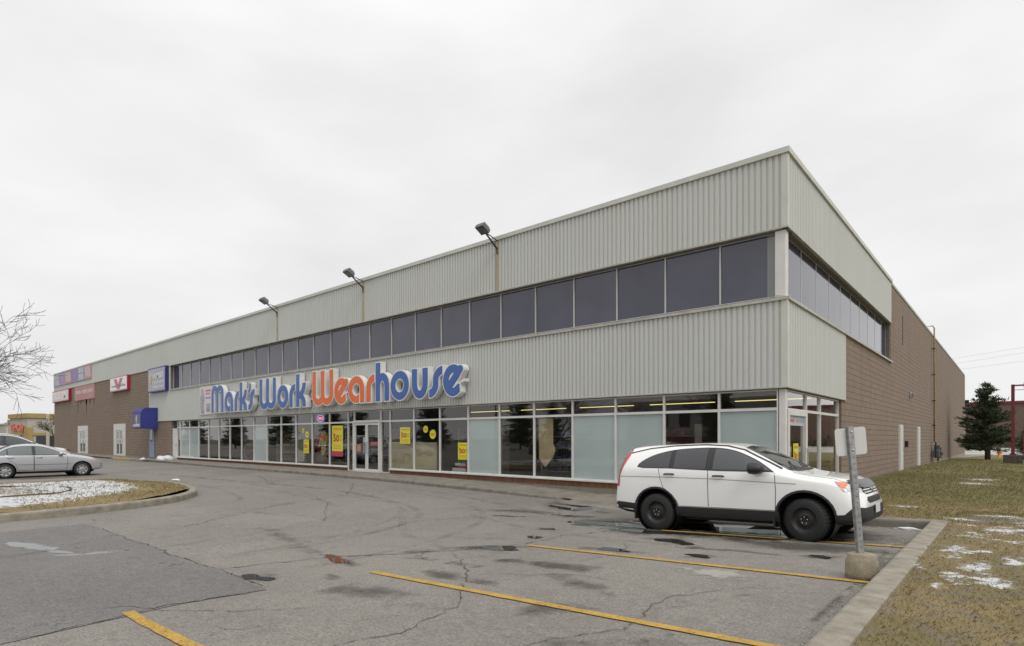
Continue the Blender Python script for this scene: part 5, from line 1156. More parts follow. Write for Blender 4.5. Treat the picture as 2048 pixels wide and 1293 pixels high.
        strip('lamp_trim', [(3.24, .95), (3.26, .82)], .02, bv, s_, .0095, M['chrome'], hl)
        mirror(t, 1.93, 1.20, .87, s_, M['plastic'], M['cglass'], 1.3)
        decal('fog_lamp', blob(3.36, .46, .04, .022, 0, 3, 12), bv, s_, .012, M['dark_steel'], t, .02)
    # front and rear faces
    decal('windshield', [(1.58, -.50), (1.52, 0), (1.58, .50), (1.95, .58), (2.28, .66), (2.335, .40), (2.36, 0), (2.335, -.40), (2.28, -.66), (1.95, -.58)], bv, 'top', .005, M['cglass'], t, .09)
    decal('cowl', [(2.29, -.68), (2.345, -.4), (2.37, 0), (2.345, .4), (2.29, .68), (2.36, .64), (2.42, .4), (2.44, 0), (2.42, -.4), (2.36, -.64)], bv, 'top', .006, M['plastic'], t, .06)
    for a in (-.45, .15): MB().tube([(2.36, a, 1.195), (2.28, a+.16, 1.235), (2.14, a+.42, 1.305)], .010, 6).build('wiper', M['plastic'], t)
    for s_ in (-1, 1): strip('hood_seam', [(2.40, s_*.70), (2.8, s_*.70), (3.15, s_*.665), (3.36, s_*.58)], .010, bv, 'top', .003, M['plastic'], t)
    decal('hood_deflector', [(3.19, -.64), (3.27, -.4), (3.31, 0), (3.27, .4), (3.19, .64), (3.37, .60), (3.445, .4), (3.465, 0), (3.445, -.4), (3.37, -.60)], bv, 'top', .030, mat('deflector', (.012, .012, .014), .25), t, .05)
    decal('grille', [(-.50, .80), (-.46, .865), (0, .875), (.46, .865), (.50, .80), (.40, .76), (-.40, .76)], bv, 'front', .006, M['plastic'], t, .05)
    for z in (.79, .83): strip('grille_bar', [(-.47, z), (.47, z)], .016, bv, 'front', .014, M['chrome'], t)
    MB().lathe([(0, 0), (.05, 0), (.055, .012), (.04, .018), (0, .018)], (3.50, 0, .815), 'x', 20).build('badge', M['chrome'], t)
    decal('lower_grille', [(-.48, .66), (-.42, .72), (.42, .72), (.48, .66), (.40, .62), (-.40, .62)], bv, 'front', .005, M['black'], t, .05)
    if cladding:
        decal('bumper_cladding', [(-.76, .335), (-.76, .56), (.76, .56), (.76, .335)], bv, 'front', .007, M['plastic'], t, .06)
        decal('bumper_cladding', [(-.70, .40), (-.72, .53), (.72, .53), (.70, .40)], bv, 'rear', .006, M['plastic'], t, .06)
    plate(t, 1, 3.60, .52, mat('plate', (.58, .60, .60), .5)); plate(t, 1, -.975, .98, mat('plate', (.58, .60, .60), .5))
    decal('rear_window', [(-.62, 1.16), (-.56, 1.42), (.56, 1.42), (.62, 1.16)], bv, 'rear', .006, M['cglass_dark'], t, .08)
    strip('rear_trim', [(-.72, .80), (.72, .80)], .02, bv, 'rear', .004, M['plastic'], t)
    for s_ in (-1, 1):
        wheel(t, 0, s_*.795, .345, .345, .215, .21, M['dark_steel'], s_, 'steel'); wheel(t, 2.62, s_*.795, .345, .345, .215, .21, M['dark_steel'], s_, 'steel', math.radians(-11))
    MB().box(-.6, 3.0, -.62, .62, .22, .32).build('underbody', M['black'], t)
    for c_ in t.children_recursive:                        # short overhangs
        if c_.type == 'MESH' and not c_.name.startswith('wheel') and not c_.parent.name.startswith('wheel') and not (c_.parent.parent and c_.parent.parent.name.startswith('wheel')):
            for v in c_.data.vertices:
                x = v.co.x
                if x > 3.06: v.co.x = 3.06+(x-3.06)*.74
                elif x < -.44: v.co.x = -.44+(x+.44)*.90
                if v.co.z > .55: v.co.z = .55+(v.co.z-.55)*.955
    return t
suv = make_suv(M['paint_white'], 'parked_car', 'white compact utility car with black cladding and steel wheels parked by the corner', 'car')
P0 = Vector((-5.10, 10.98)); 
suv.location = (P0.x, P0.y, lotz(P0.x, P0.y)-.01); pitch = math.atan2(lotz(P0.x+2.6, 10.9)-lotz(P0.x, 10.9), 2.62)
suv.rotation_euler = (0, -pitch, math.radians(-1.5))
# --- the silver sedan
SED = [(-.97, .66, .42, .62, .64, .74, .60, .78), (-.94, .76, .36, .74, .74, .86, .66, .90), (-.87, .81, .32, .84, .77, .93, .68, .97), (-.70, .84, .28, .88, .79, .97, .68, 1.01), (-.45, .85, .25, .90, .80, 1.00, .66, 1.05), (-.25, .85, .24, .92, .81, 1.10, .60, 1.14), (0, .85, .22, .93, .81, 1.22, .56, 1.27), (.3, .85, .21, .93, .82, 1.33, .545, 1.385), (.7, .85, .20, .93, .82, 1.37, .54, 1.435), (1.1, .85, .20, .925, .82, 1.37, .54, 1.44),
       (1.4, .85, .20, .92, .82, 1.32, .55, 1.39), (1.7, .85, .20, .915, .82, 1.20, .58, 1.27), (2.0, .85, .20, .91, .82, 1.07, .62, 1.12), (2.2, .85, .21, .90, .82, .98, .66, 1.02), (2.35, .85, .22, .88, .815, .93, .67, .975), (2.6, .85, .23, .84, .81, .89, .66, .93), (2.9, .845, .24, .79, .79, .84, .64, .875), (3.15, .82, .26, .72, .76, .77, .60, .80), (3.32, .77, .28, .64, .70, .69, .54, .71), (3.42, .68, .31, .56, .62, .60, .48, .62), (3.47, .55, .36, .48, .50, .51, .40, .54)]
def make_sedan(paint_m, name, label, cat, group=None):
    t = thing(name, label, cat, (0,0,0), group); AX = [(0, .30), (2.62, .30)]; RA = .365
    body, bv = car_body(SED, AX, RA, [paint_m, M['black']], t)
    for s_ in (-1, 1):
        for a in AX: well(t, a, RA, .845, s_)
        G0 = cround([(-.30, .985), (-.16, 1.10), (.05, 1.22), (.32, 1.315), (.7, 1.345), (1.05, 1.342), (1.32, 1.295), (1.62, 1.185), (1.95, 1.03), (2.1, .955)], 3)
        decal('window_surround', G0+[(1, .955), (-.25, .965)], bv, s_, .003, M['plastic'], t, .05)
        def win(a, b):
            def top(x):
                for p, q in zip(G0, G0[1:]):
                    if p[0] <= x <= q[0]: return p[1]+(q[1]-p[1])*(x-p[0])/(q[0]-p[0]+1e-9)
                return .97
            return [(a, .975), (a, top(a)-.022)]+[(x, z-.022) for x, z in G0 if a < x < b]+[(b, max(.98, top(b)-.022)), (b, .972)]
        D = {'rear': [(-.02, .96), (.16, .74), (.34, .60), (.42, .33), (.93, .32), (.93, .95)], 'front': [(.945, .95), (.945, .32), (2.05, .32), (2.10, .6), (2.08, .94)]}
        for k_, pl in D.items():
            cx_ = sum(p[0] for p in pl)/len(pl); cz_ = sum(p[1] for p in pl)/len(pl)
            strip('door_seam', pl, .014, bv, s_, .0016, M['plastic'], t, .05)
            d = decal('door', [(cx_+(x-cx_)*.985, cz_+(z-cz_)*.985) for x, z in pl], bv, s_, .0025, paint_m, t, .07)
            handle(d, .18 if k_ == 'rear' else 1.12, .86, bv, s_, paint_m)
            decal('side_window', win(.10, .88) if k_ == 'rear' else win(1.0, 2.02), bv, s_, .0065, M['cglass_light'], d, .06)
        decal('quarter_window', win(-.2, .06), bv, s_, .0065, M['cglass_light'], t, .05)
        strip('side_moulding', [(.40, .56), (2.2, .55)], .012, bv, s_, .006, M['plastic'], t)
        strip('sill_moulding', [(.40, .305), (2.2, .30)], .03, bv, s_, .008, paint_m, t)
        decal('headlight', [(3.02, .77), (3.12, .66), (3.38, .60), (3.40, .66), (3.25, .73)], bv, s_, .005, mat('lamp_clear', (.45, .46, .47), .08, coat=1, var=.3, vscale=20), t, .04)
        decal('turn_signal', [(3.06, .755), (3.13, .665), (3.24, .65), (3.2, .73)], bv, s_, .008, mat('amber', (.62, .20, .05), .15, coat=1), t, .03)
        decal('tail_light', [(-.93, .70), (-.76, .70), (-.70, .92), (-.86, .92)], bv, s_, .006, mat('tail_red', (.40, .015, .02), .15, coat=1), t, .04)
        mirror(t, 1.86, 1.00, .80, s_, paint_m, M['cglass'], .85)
        wheel(t, 0, s_*.745, .30, .305, .19, .195, M['galv'], s_, 'cap'); wheel(t, 2.62, s_*.745, .30, .305, .19, .195, M['galv'], s_, 'cap')
    decal('windshield', [(1.42, -.42), (1.37, 0), (1.42, .42), (1.8, .52), (2.14, .60), (2.2, .3), (2.22, 0), (2.2, -.3), (2.14, -.60), (1.8, -.52)], bv, 'top', .005, M['cglass_light'], t, .09)
    decal('rear_window', [(.22, -.40), (.25, 0), (.22, .40), (0, .48), (-.28, .54), (-.34, 0), (-.28, -.54), (0, -.48)], bv, 'top', .005, M['cglass'], t, .09)
    decal('grille', [(-.34, .575), (-.32, .62), (.32, .62), (.34, .575)], bv, 'front', .006, M['black'], t, .05)
    decal('lower_grille', [(-.4, .38), (-.38, .46), (.38, .46), (.4, .38)], bv, 'front', .006, M['black'], t, .05)
    MB().box(-.6, 3.1, -.6, .6, .18, .28).build('underbody', M['black'], t)
    return t
sed = make_sedan(M['paint_silver'], 'parked_car', 'silver sedan parked nose toward the building beyond the snowy island', 'car')
sed.location = (-32.35, 4.28, .1); sed.rotation_euler = (0, 0, PI/2)
van = make_suv(paint('paint_white_b', (.62, .63, .62)), 'parked_car', 'tall white car mostly hidden behind the silver sedan', 'car', cladding=False)
van.location = (-36.2, 3.6, .12); van.rotation_euler = (0, 0, PI/2); van.scale = (1.12, 1.03, 1.16)
def recolour(root, old, new):
    for o in [root]+list(root.children_recursive):
        if o.type == 'MESH':
            for sl_ in o.material_slots:
                if sl_.material == old: sl_.link = 'OBJECT'; sl_.material = new
for i, (src, x, y, rz, new, lb) in enumerate([(suv, -66, -8.5, 10, 'paint_grey', 'grey utility car in the lot left of the frame, reflected in the shop front'), (sed, -55, -9, 20, 'paint_black', 'black sedan in the lot left of the frame, reflected in the shop front'),
      (sed, -44, -6.0, 8, 'paint_silver', 'second silver sedan, out of frame and reflected in the glass'), (suv, -30, -9, 0, 'paint_grey', 'grey utility car reflected near the entrance doors'), (sed, -19, -7.5, 4, 'paint_white', 'white sedan reflected in the panes near the beige board')]):
    c_ = copy_tree(src); c_.location = (x, y, lotz(x, y)); c_.rotation_euler = (0, 0, math.radians(rz)); c_['label'] = lb
    recolour(c_, M['paint_white'] if src is suv else M['paint_silver'], M[new])
# ------------------------------------------------------------------ trees
bark = mat('bark', (.06, .048, .042), .95, var=.35, vscale=12, bump=.5, bscale=20); bark2 = mat('bark_dark', (.055, .042, .036), .95, var=.35, vscale=8)
def needles_mat(name, c):
    k = NB(name); k.l(k.mix(k.rng(k.attr('rnd'), 0, 1, 0, 1, False), tuple(x*.45 for x in c), tuple(x*1.7 for x in c)), k.b.inputs['Base Color'])
    k.b.inputs['Roughness'].default_value = .8; k.b.inputs['Specular IOR Level'].default_value = .2; return k.m
ND = needles_mat('needles', (.062, .080, .048))
def conifer(h, rad, seed, base=.16, clumps=7, trunk_r=.13, droop=-.15, irregular=.25, nb=None, leafn=11, sz=.16, prof=None):
    rd = random.Random(seed); vs = []; fs = []; at = []; tm = MB().tube([(0, 0, -.15), (.02, 0, h*.3), (0, .03, h*.7), (0, 0, h*.98)], [trunk_r*1.15, trunk_r, trunk_r*.5, .015], 9)
    nlev = nb or int(h*3.2)
    for i in range(nlev):
        f = (i+.3)/nlev; z = h*(base+(1-base)*f); R_ = rad*(prof(f) if prof else (1-f)**.85)+.12; n = max(4, int(7*(1-f)+4))
        for k_ in range(n):
            a = rd.uniform(0, 2*PI); L = R_*rd.uniform(1-irregular*1.6, 1+irregular*.5); up = rd.uniform(-.1, .25)+droop+.6*f
            d_ = Vector((math.cos(a), math.sin(a), up)).normalized(); p0 = Vector((0, 0, z+rd.uniform(-.1, .1)*h/nlev*2))
            if L > .5: tm.tube([p0, p0+d_*L*.9], [.022+.012*L, .008], 4, False)
            m_ = max(2, int(clumps*L/rad)+1)
            for j in range(m_):
                t_ = (j+.6)/m_; c_ = p0+d_*L*t_+Vector((rd.uniform(-1, 1), rd.uniform(-1, 1), rd.uniform(-.5, .8)))*.10*L**.5; tone = rd.uniform(0, .75)
                for _ in range(leafn):
                    q = Vector((rd.gauss(0, 1), rd.gauss(0, 1), rd.gauss(0, .55)))*sz*.62; dd = (d_*rd.uniform(.4, 1.2)+Vector((rd.uniform(-1, 1), rd.uniform(-1, 1), rd.uniform(-.2, .9)))*.7).normalized()
                    sd_ = dd.cross(Vector((rd.uniform(-1, 1), rd.uniform(-1, 1), rd.uniform(-1, 1)))).normalized(); l_ = sz*rd.uniform(.7, 1.5); w_ = l_*.17; c0 = c_+q; b = len(vs)
                    vs += [tuple(c0-sd_*w_), tuple(c0+sd_*w_), tuple(c0+dd*l_+sd_*w_*.3), tuple(c0+dd*l_-sd_*w_*.3)]; fs.append((b, b+1, b+2, b+3)); at += [min(1, tone+rd.uniform(0, .25))]*4
    me = bpy.data.meshes.new('crown'); me.from_pydata(vs, [], fs); me.materials.append(ND); q = me.attributes.new('rnd', 'FLOAT', 'POINT'); q.data.foreach_set('value', at)
    return me, tm
def place_con(me, tm, loc, label, group=None, cat='tree', scale=1, name='conifer_tree', rz=0, cop=None):
    if cop:
        t = copy_tree(cop); t['label'] = label
    else:
        t = thing(name, label, cat, (0,0,0), group); tm.build('trunk', bark2, t, smooth=True); o = bpy.data.objects.new('crown', me); C.objects.link(o); o.parent = t
    t.location = loc; t.scale = (scale,)*3; t.rotation_euler = (0, 0, rz)
    if group: t['group'] = group
    return t
pm, pt = conifer(6.0, 1.75, 11, base=.13, clumps=9, trunk_r=.17, droop=.0, irregular=.3, nb=16, leafn=19, sz=.17, prof=lambda f: (.95-.05*f if f < .35 else max(.08, (1-f)/.65)**.75*.93))
place_con(pm, pt, (-1.62, 59.0, .02), 'dark green pine with an open top standing at the far end of the side wall', name='pine_tree')
cm, ct = conifer(10, 2.6, 21, base=.08, clumps=6, leafn=9, sz=.30, nb=26)
CONG = 'conifers across the lot seen in the shop windows'
spots = [(-118, -14, 1.0), (-104, -24, 1.15), (-96, -12, .85), (-88, -30, 1.05), (-80, -20, .9), (-72, -33, 1.2), (-63, -26, .8), (-57, -38, 1.1), (-47, -33, .75), (-29, -46, 1.05), (-12.5, -34, .8)]
lb_ = ['farthest', 'tallest left', 'short slim', 'broad', 'mid height', 'very tall', 'small', 'wide dark', 'low', 'single', 'near round']
c0 = None
for i, (x, y, s_) in enumerate(spots):
    t = place_con(cm, ct, (x, y, .1), '%s dark conifer of the row reflected in the shop front' % lb_[i], CONG, scale=s_, rz=i*1.3, cop=c0)
    c0 = c0 or t
t = place_con(cm, ct, (9.5, 33, .2), 'dark conifer on the lawn reflected in the side shop window', CONG, scale=.62, cop=c0)
t = place_con(cm, ct, (12, 52, .1), 'taller conifer behind, reflected in the side transom panes', CONG, scale=.8, cop=c0)
for i, (x, y, s_, lb) in enumerate([(1.35, 88, .30, 'low dark shrub right of the red lamp post in the distance'), (2.6, 96, .34, 'second low shrub at the right edge of the photo, far behind the lamp post'), (-6.2, 108, .3, 'low shrub just past the far corner of the block wall')]):
    t = place_con(cm, ct, (x, y, -.2), lb, 'distant low shrubs', 'shrub', s_, cop=c0); t.scale = (s_*2.2, s_*2.2, s_*1.25); t.name = 'shrub'
def bare_tree(seed, h, spread, levels=5, r0=.11, stems=1, start=.3, drop=.0, twig=.0075, name='bare_tree'):
    rd = random.Random(seed); mb = MB()
    def grow(p, d_, L, r, lev):
        n = 4; pts_ = [p]; q = p.copy(); dd = d_.copy()
        for i in range(n):
            dd = (dd+Vector((rd.uniform(-1, 1), rd.uniform(-1, 1), rd.uniform(-.7, .8)))*.17+Vector((0, 0, .05-drop))).normalized(); q = q+dd*L/n; pts_.append(q.copy())
        rs = [r+(max(twig, r*.55)-r)*i/n for i in range(n+1)]; mb.tube(pts_, rs, 6 if lev < 2 else (4 if lev < 3 else 3), False)
        if lev >= levels: return
        nb_ = 3 if lev == 0 else (4 if lev < min(levels-1, 4) else (3 if levels > 5 else 5))
        for k_ in range(nb_):
            i = rd.choice([1, 2, 3, 4]) if k_ else n; i = max(i, 2) if lev == 0 else i
            ang = rd.uniform(.35, .95); ax_ = dd.cross(Vector((rd.uniform(-1, 1), rd.uniform(-1, 1), rd.uniform(-1, 1)))).normalized()
            nd = (Matrix.Rotation(ang, 3, ax_) @ dd); nd = Vector((nd.x*spread, nd.y*spread, nd.z)).normalized()
            grow(pts_[i], nd, L*rd.uniform(.55, .82), max(twig, rs[i]*rd.uniform(.5, .72)), lev+1)
    for s_ in range(stems):
        a = rd.uniform(0, 6.28); grow(Vector((0, 0, -.1)), Vector((math.cos(a)*.25*(stems > 1), math.sin(a)*.25*(stems > 1), 1)).normalized(), h*start, r0, 0)
    return mb
def bare_thing(mb, name, label, loc, cat='tree', m=None, trunk=None):
    t = thing(name, label, cat, loc); n = 0
    tr = MB(); br = MB(); cut_ = 6*5
    tr.add(mb.v[:cut_], [f for f in mb.f if max(f) < cut_]); br.add(mb.v, [f for f in mb.f if max(f) >= cut_])
    tr.build('trunk', m or bark, t, smooth=True, nrm=False); br.build('branches', m or bark, t, smooth=True, nrm=False); return t
bt = bare_tree(5, 6.9, 1.25, 6, .15, 1, .34, .02, .0045)
bare_thing(bt, 'bare_tree', 'leafless tree on the planted island whose branches reach in from the left edge', (-21.65, .55, .3))
bs = bare_tree(8, 2.0, 1.9, 4, .03, 1, .42, .0, .004)
bare_thing(bs, 'bare_shrub', 'leafless low shrub at the left edge, its twigs crossing the silver sedan', (-20.2, 2.35, .28), 'shrub')
b2 = bare_tree(14, 5.5, 1.5, 4, .14, 1, .42, .0, .02)
bare_thing(b2, 'bare_tree', 'small leafless tree in front of the far yellow trimmed store', (-108.5, 20.2, 0), m=bark2)
b3 = bare_tree(19, 9, 1.3, 4, .2, 1, .38, .0, .02)
for i, (x, y, lb) in enumerate([(-24, -30, 'bare tree across the lot reflected in the middle panes'), (-40, -41, 'bare tree across the lot reflected beside the entrance'), (-8, -27, 'bare tree across the lot reflected near the corner')]):
    if i == 0: bt3 = bare_thing(b3, 'bare_tree', lb, (x, y, 0), m=bark2); bt3['group'] = 'bare trees across the lot'
    else: c_ = copy_tree(bt3); c_.location = (x, y, 0); c_.rotation_euler.z = i*2; c_['label'] = lb
# ------------------------------------------------------------------ background
def box_part(x0, x1, y0, y1, z0, z1, name, m, t, o_=(0,0,0)): return MB().box(x0, x1, y0, y1, z0, z1).build(name, m, t, (0,0,0))
# far left store, built in its own frame: nearest corner at the origin, faces along +x (right) and +y (away left)
def pp(px, t_): s_ = (px-1024)/1156; return Vector(((FX+.7545*s_)*t_, (FY+.6563*s_)*t_))
Cn = pp(56, 112); tl = pp(20, 118.5); rr_ = pp(98, 114)
store = thing('store', 'far low beige store with mustard cornice, corner pier and red lettering', 'store', (Cn.x, Cn.y, 0))
BE = mat('beige', (.42, .39, .33), .85, var=.06); MU = mat('mustard', (.34, .25, .09), .8, var=.1); GLS = mat('far_glass', (.05, .05, .055), .2)
ux = (rr_-Cn).normalized(); WR = (rr_-Cn).length; uy = (tl-Cn).normalized(); WL = (tl-Cn).length
def SF(a, b, z, n_=0): # a along right face, b along left face
    p = ux*a+uy*b; return (p.x, p.y, z)
def face(side, a, b, z0, z1, proud, name, m, par=store):
    nrm_ = (Vector((ux.y, -ux.x)) if side == 'r' else Vector((-uy.y, uy.x))); 
    if nrm_.dot(Vector((-Cn.x, -Cn.y))) < 0: nrm_ = -nrm_
    u = ux if side == 'r' else uy; vs = []
    for q in (-.5, proud):
        for (s_, z) in ((a, z0), (b, z0), (b, z1), (a, z1)): p = u*s_+nrm_*q; vs.append((p.x, p.y, z))
    return MB().add(vs, [(0,1,2,3), (4,5,6,7), (0,1,5,4), (1,2,6,5), (2,3,7,6), (3,0,4,7)]).build(name, m, par)
for sd_, W_ in (('r', WR), ('l', WL)):
    face(sd_, .0, W_, 0, 6.0, 0, 'wall', BE); face(sd_, -.2, W_*(.86 if sd_ == 'r' else 1), 5.75, 6.62, .35, 'cornice', MU)
    face(sd_, -.1, .22*W_ if sd_ == 'r' else .12*W_, 0, 3.9 if sd_ == 'r' else 3.9, .25, 'corner_pier', MU); face(sd_, .12*W_, W_*.99, 2.35, 2.85, .2, 'band', MU)
face('r', WR*.86, WR*1.02, 0, 6.55, .3, 'end_pier', BE); face('r', .38*WR, .85*WR, 0, 2.2, .05, 'shop_window', GLS); face('r', .85*WR, .93*WR, 0, 2.3, .2, 'column', MU)
face('l', .15*WL, .95*WL, 0, 2.3, .05, 'shop_window', GLS); face('l', .35*WL, .45*WL, 0, 2.35, .2, 'column', MU); face('l', .72*WL, .8*WL, 0, 2.35, .2, 'column', BE)
# lettering on left face
cu = bpy.data.curves.new('t', 'FONT'); cu.body = 'The City'; cu.extrude = .12; cu.offset = .03
o = bpy.data.objects.new('t', cu); C.objects.link(o); me = bpy.data.meshes.new_from_object(o.evaluated_get(bpy.context.evaluated_depsgraph_get())); bpy.data.objects.remove(o)
v = [tuple(q.co) for q in me.vertices]; fs = [tuple(p.vertices) for p in me.polygons]; bx_ = max(p[0] for p in v); nl = Vector((-uy.y, uy.x)); nl = nl if nl.dot(-Cn) > 0 else -nl
MB().add([tuple((*(uy*(WL*.86-p[0]/bx_*WL*.72)+nl*(.25+p[2])), 3.25+p[1]*1.9)) for p in v], fs).build('sign_letters', mat('far_red', (.62, .16, .09), .5), store)
w1 = Cn+uy*WL; store2 = thing('store', 'lower beige wing store left of the mustard corner store', 'store', (w1.x, w1.y, 0))
uyv = uy; 
for a, b, z0, z1, pr_, nm2, m_ in ((0, 5.0, 0, 5.1, -.3, 'wall', BE), (0, 1.8, 4.9, 5.6, 0, 'cornice', MU), (1.8, 14, 0, 4.9, -.4, 'wall', BE), (1.8, 14, 4.6, 4.9, -.2, 'cornice', mat('greycorn', (.4, .4, .38), .8)), (.3, 4, 0, 2.2, -.2, 'shop_window', GLS), (2.2, 3.3, 2.6, 4.0, -.15, 'sign_panel', mat('fs', (.6, .56, .50), .5)), (4.0, 5.0, 2.6, 4.0, -.25, 'sign_panel', mat('fs2', (.5, .34, .32), .5))):
    vs = []
    for q in (-3, pr_):
        for (s_, z) in ((a, z0), (b, z0), (b, z1), (a, z1)): p = uyv*s_+nl*q; vs.append((p.x, p.y, z))
    MB().add(vs, [(0,1,2,3), (4,5,6,7), (0,1,5,4), (1,2,6,5), (2,3,7,6), (3,0,4,7)]).build(nm2, m_, store2)
w2 = Cn+ux*WR*1.02; store3 = thing('store', 'beige store wing with a mustard cap seen beside the end of the brown block wall', 'store', (w2.x, w2.y, 0)); nr = Vector((ux.y, -ux.x)); nr = nr if nr.dot(-Cn) > 0 else -nr
for a, b, z0, z1, pr_, nm2, m_ in ((0, 9, 0, 6.1, -1.0, 'wall', BE), (0, 9, 5.6, 6.6, -.8, 'cornice', MU), (.1, 1.0, 0, 2.3, -.9, 'shop_window', GLS), (1.4, 8, 0, 2.3, -.9, 'shop_window', GLS)):
    vs = []
    for q in (-3, pr_):
        for (s_, z) in ((a, z0), (b, z0), (b, z1), (a, z1)): p = ux*s_+nr*q; vs.append((p.x, p.y, z))
    MB().add(vs, [(0,1,2,3), (4,5,6,7), (0,1,5,4), (1,2,6,5), (2,3,7,6), (3,0,4,7)]).build(nm2, m_, store3)
# right background brick building
bb = thing('brick_building', 'distant brown brick building with dark red roof trim behind the pine', 'building', (10, 150, 0)); BK = block_mat('far_brick', (.20, .13, .105), (.17, .11, .09), (.12, .09, .08), .6, .3)
for a in ((-14, 4.6, 0, 8.6), (4.6, 60, 0, 9.0)):
    MB().box(a[0], a[1], 150 if a[0] < 0 else 149, 170, a[2], a[3]).build('wall', BK, bb, (10, 150, 0)); MB().box(a[0]-.1, a[1]+.1, 149.7 if a[0] < 0 else 148.7, 170, a[3], a[3]+.5).build('roof_trim', M['dullred'], bb, (10, 150, 0))
MB().box(5.0, 8.5, 148.8, 149, 5.2, 5.7).build('sign_band', M['dullred'], bb, (10, 150, 0))
for x in (-10, -4, 2, 8, 14): MB().box(x, x+2.4, 148.85 if x > 4.6 else 149.85, 149.1 if x > 4.6 else 150.1, 1, 2.6).build('window', GLS, bb, (10, 150, 0))
hedge_m = needles_mat('hedge', (.075, .07, .045))
rd = random.Random(2); vs = []; fs = []; at = []
for _ in range(9000):
    x = rd.uniform(-30, 30); y = 128+rd.uniform(-1.5, 1.5); z = rd.uniform(0, 1)*rd.uniform(.5, 1)*(2.0+.7*math.sin(x*.7)+.4*math.sin(x*2.3)); a = rd.uniform(0, 6.28); s_ = rd.uniform(.12, .3); b = len(vs)
    vs += [(x, y, z), (x+math.cos(a)*s_, y+math.sin(a)*s_, z+.1), (x+math.cos(a)*s_*.7, y, z+s_*1.3)]; fs.append((b, b+1, b+2)); at += [rd.random()]*3
me = bpy.data.meshes.new('hedge'); me.from_pydata(vs, [], fs); me.materials.append(hedge_m); q = me.attributes.new('rnd', 'FLOAT', 'POINT'); q.data.foreach_set('value', at)
o = bpy.data.objects.new('hedge', me); C.objects.link(o); o['kind'] = 'stuff'; tag(o, 'low brown leafless brush beyond the gravel yard', 'brush')
# red lamp post
lx, ly = -.09, 49.4; t = thing('lamp_post', 'dark red parking lot lamp post on a square concrete base on the lawn', 'lamp post', (lx, ly, 0))
MB().box(-.48, .48, -.48, .48, .0, .70).build('base', mat('lamp_base', (.085, .07, .06), .95, var=.3, vscale=6, bump=.4), t, bevel=.02)
MB().box(-.16, .16, -.16, .16, .70, .80).build('foot_plate', M['dullred'], t); MB().box(-.09, .09, -.09, .09, .80, 5.25).build('pole', M['dullred'], t, bevel=.01)
am = MB().tube([(0, 0, 5.18), (tuple(rgt*1.6+Vector((0, 0, 5.27))))], .06, 6).build('arm', M['dullred'], t); MB().tube([(0, 0, 4.9), (tuple(rgt*1.6+Vector((0, 0, 4.95))))], .02, 6).build('arm_brace', M['dullred'], t)
hq = rgt*1.25; MB().box(-.35, .75, -.25, .25, 5.05, 5.40).map(lambda x, y, z: tuple(hq+rgt*x+fwd*y+Vector((0, 0, z)))).build('lamp_head', M['dullred'], t, bevel=.03)
t2 = thing('marker_post', 'thin red marker post in a dark block behind the lamp post', 'marker post', (.55, 60, -.1)); MB().tube([(0, 0, .3), (0, 0, 2.1)], .06, 8).build('post', mat('mk', (.5, .05, .04), .5), t2); MB().box(-.35, .35, -.3, .3, 0, .5).build('block', mat('mb', (.06, .055, .05), .9), t2, bevel=.02)
t3 = thing('fire_hydrant', 'small orange hydrant far behind, left of the lamp post base', 'hydrant', (-1.15, 74, -.13))
MB().lathe([(0, 0), (.17, 0), (.17, .06), (.12, .07), (.12, .62), (.16, .64), (.14, .78), (.05, .88), (0, .9)], (0, 0, 0), 'z', 14).build('barrel', mat('hyd', (.62, .26, .04), .5), t3, smooth=True); MB().tube([(-.24, 0, .48), (.24, 0, .48)], .07, 8).build('nozzle', mat('hyd', (.62, .26, .04), .5), t3)
# power lines beyond
for i, (z0, z1) in enumerate(((17.6, 20.3), (16.5, 19.4), (15.3, 17.4))):
    pts_ = []
    for k_ in range(21):
        u = k_/20; x = -60+140*u; pts_.append((x, 150-10*u, z0+(z1-z0)*(x+11)/25-.0+.9*(2*u-1)**2))
    tag(MB().tube(pts_, .016, 4, False).build('power_line', M['galv'], origin=(0, 145, z0)), ['top power line of the three crossing the sky right of the building', 'middle power line of the three crossing the sky right of the building', 'lowest power line of the three crossing the sky right of the building'][i], 'power line', 'power lines in the distance')
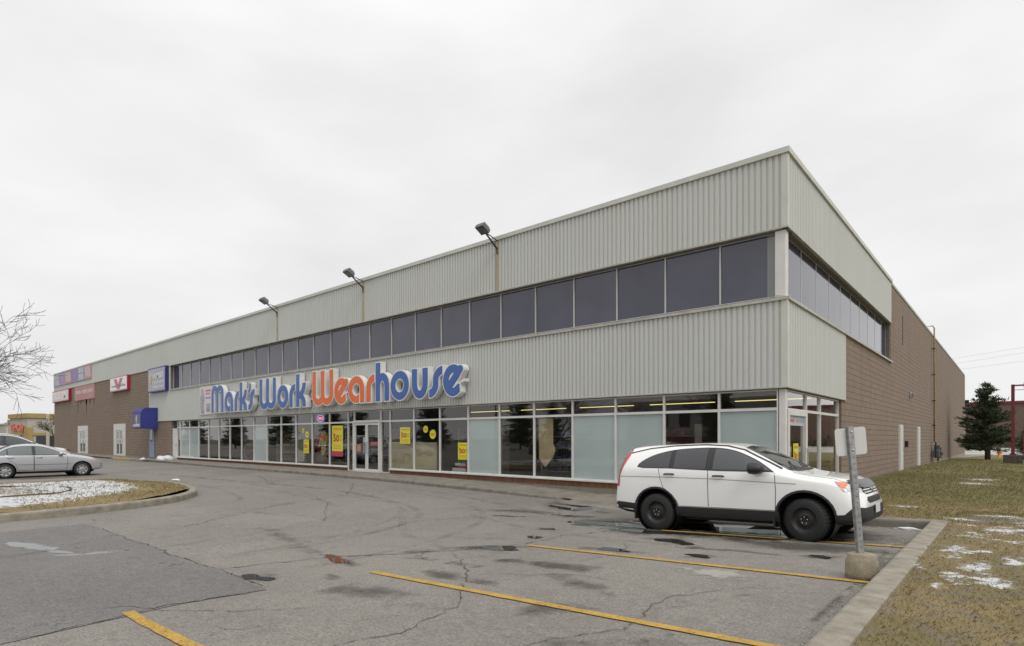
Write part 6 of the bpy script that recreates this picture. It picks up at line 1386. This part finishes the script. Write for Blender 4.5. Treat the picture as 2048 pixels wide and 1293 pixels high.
# across-the-street building and poles (seen mirrored in the glass)
ob = thing('office_building', 'pale two storey building across the lot reflected in the panes near the corner', 'building', (-22, -62, 0))
MB().box(-52, -4, -74, -62, 0, 8.2).build('wall', mat('office', (.46, .46, .45), .8), ob, (-22, -62, 0)); MB().box(-52.2, -3.8, -74, -61.9, 0, 2.3).build('base_band', mat('obase', (.22, .10, .09), .8), ob, (-22, -62, 0))
for k_ in range(12): MB().box(-50.5+k_*4, -48.5+k_*4, -62.05, -61.92, 3.6, 6.4).build('window', GLS, ob, (-22, -62, 0))
for i, (x, y, lb) in enumerate([(-15.5, -24, 'wooden utility pole across the lot, nearest one reflected'), (-33, -26, 'wooden utility pole across the lot reflected beside the poster bay'), (-52, -27, 'wooden utility pole across the lot reflected left of the entrance')]):
    t = thing('utility_pole', lb, 'utility pole', (x, y, 0), 'utility poles across the lot'); MB().tube([(0, 0, 0), (0, 0, 11)], [.16, .11], 10).build('pole', bark2, t); MB().box(-1.1, 1.1, -.06, .06, 9.9, 10.05).build('crossarm', bark2, t)
    for q in (-.9, -.4, .4, .9): MB().lathe([(0, 0), (.05, 0), (.05, .16), (0, .18)], (q, 0, 10.05), 'z', 8).build('insulator', M['plastic'], t)
# loose stone chips and grit on the lot
rd = random.Random(31); vs = []; fs = []
def chip(x, y, s_):
    b = len(vs); z = lotz(x, y)+.004; a = rd.uniform(0, 6.28)
    for k_ in range(4): vs.append((x+s_*math.cos(a+k_*1.57)*rd.uniform(.6, 1.1), y+s_*math.sin(a+k_*1.57)*rd.uniform(.6, 1.1), z))
    vs.append((x, y, z+s_*rd.uniform(.5, .9))); fs.extend([(b, b+1, b+4), (b+1, b+2, b+4), (b+2, b+3, b+4), (b+3, b, b+4)])
for _ in range(420): chip(rd.uniform(-13, -1.3), rd.uniform(1.5, 11), rd.uniform(.004, .010))
for _ in range(1500): chip(KX-abs(rd.gauss(0, .10))-.01, rd.uniform(3, 12.3), rd.uniform(.004, .013))
for _ in range(500): chip(rd.uniform(-3.6, -1.15), 12.40-abs(rd.gauss(0, .08)), rd.uniform(.004, .014))
me = bpy.data.meshes.new('stone_chips'); me.from_pydata(vs, [], fs); me.materials.append(mat('chips', (.30, .27, .23), .9, var=.6, vscale=30))
o = bpy.data.objects.new('stone_chips', me); C.objects.link(o); o['kind'] = 'stuff'; tag(o, 'loose grit and stone chips scattered on the asphalt', 'gravel')
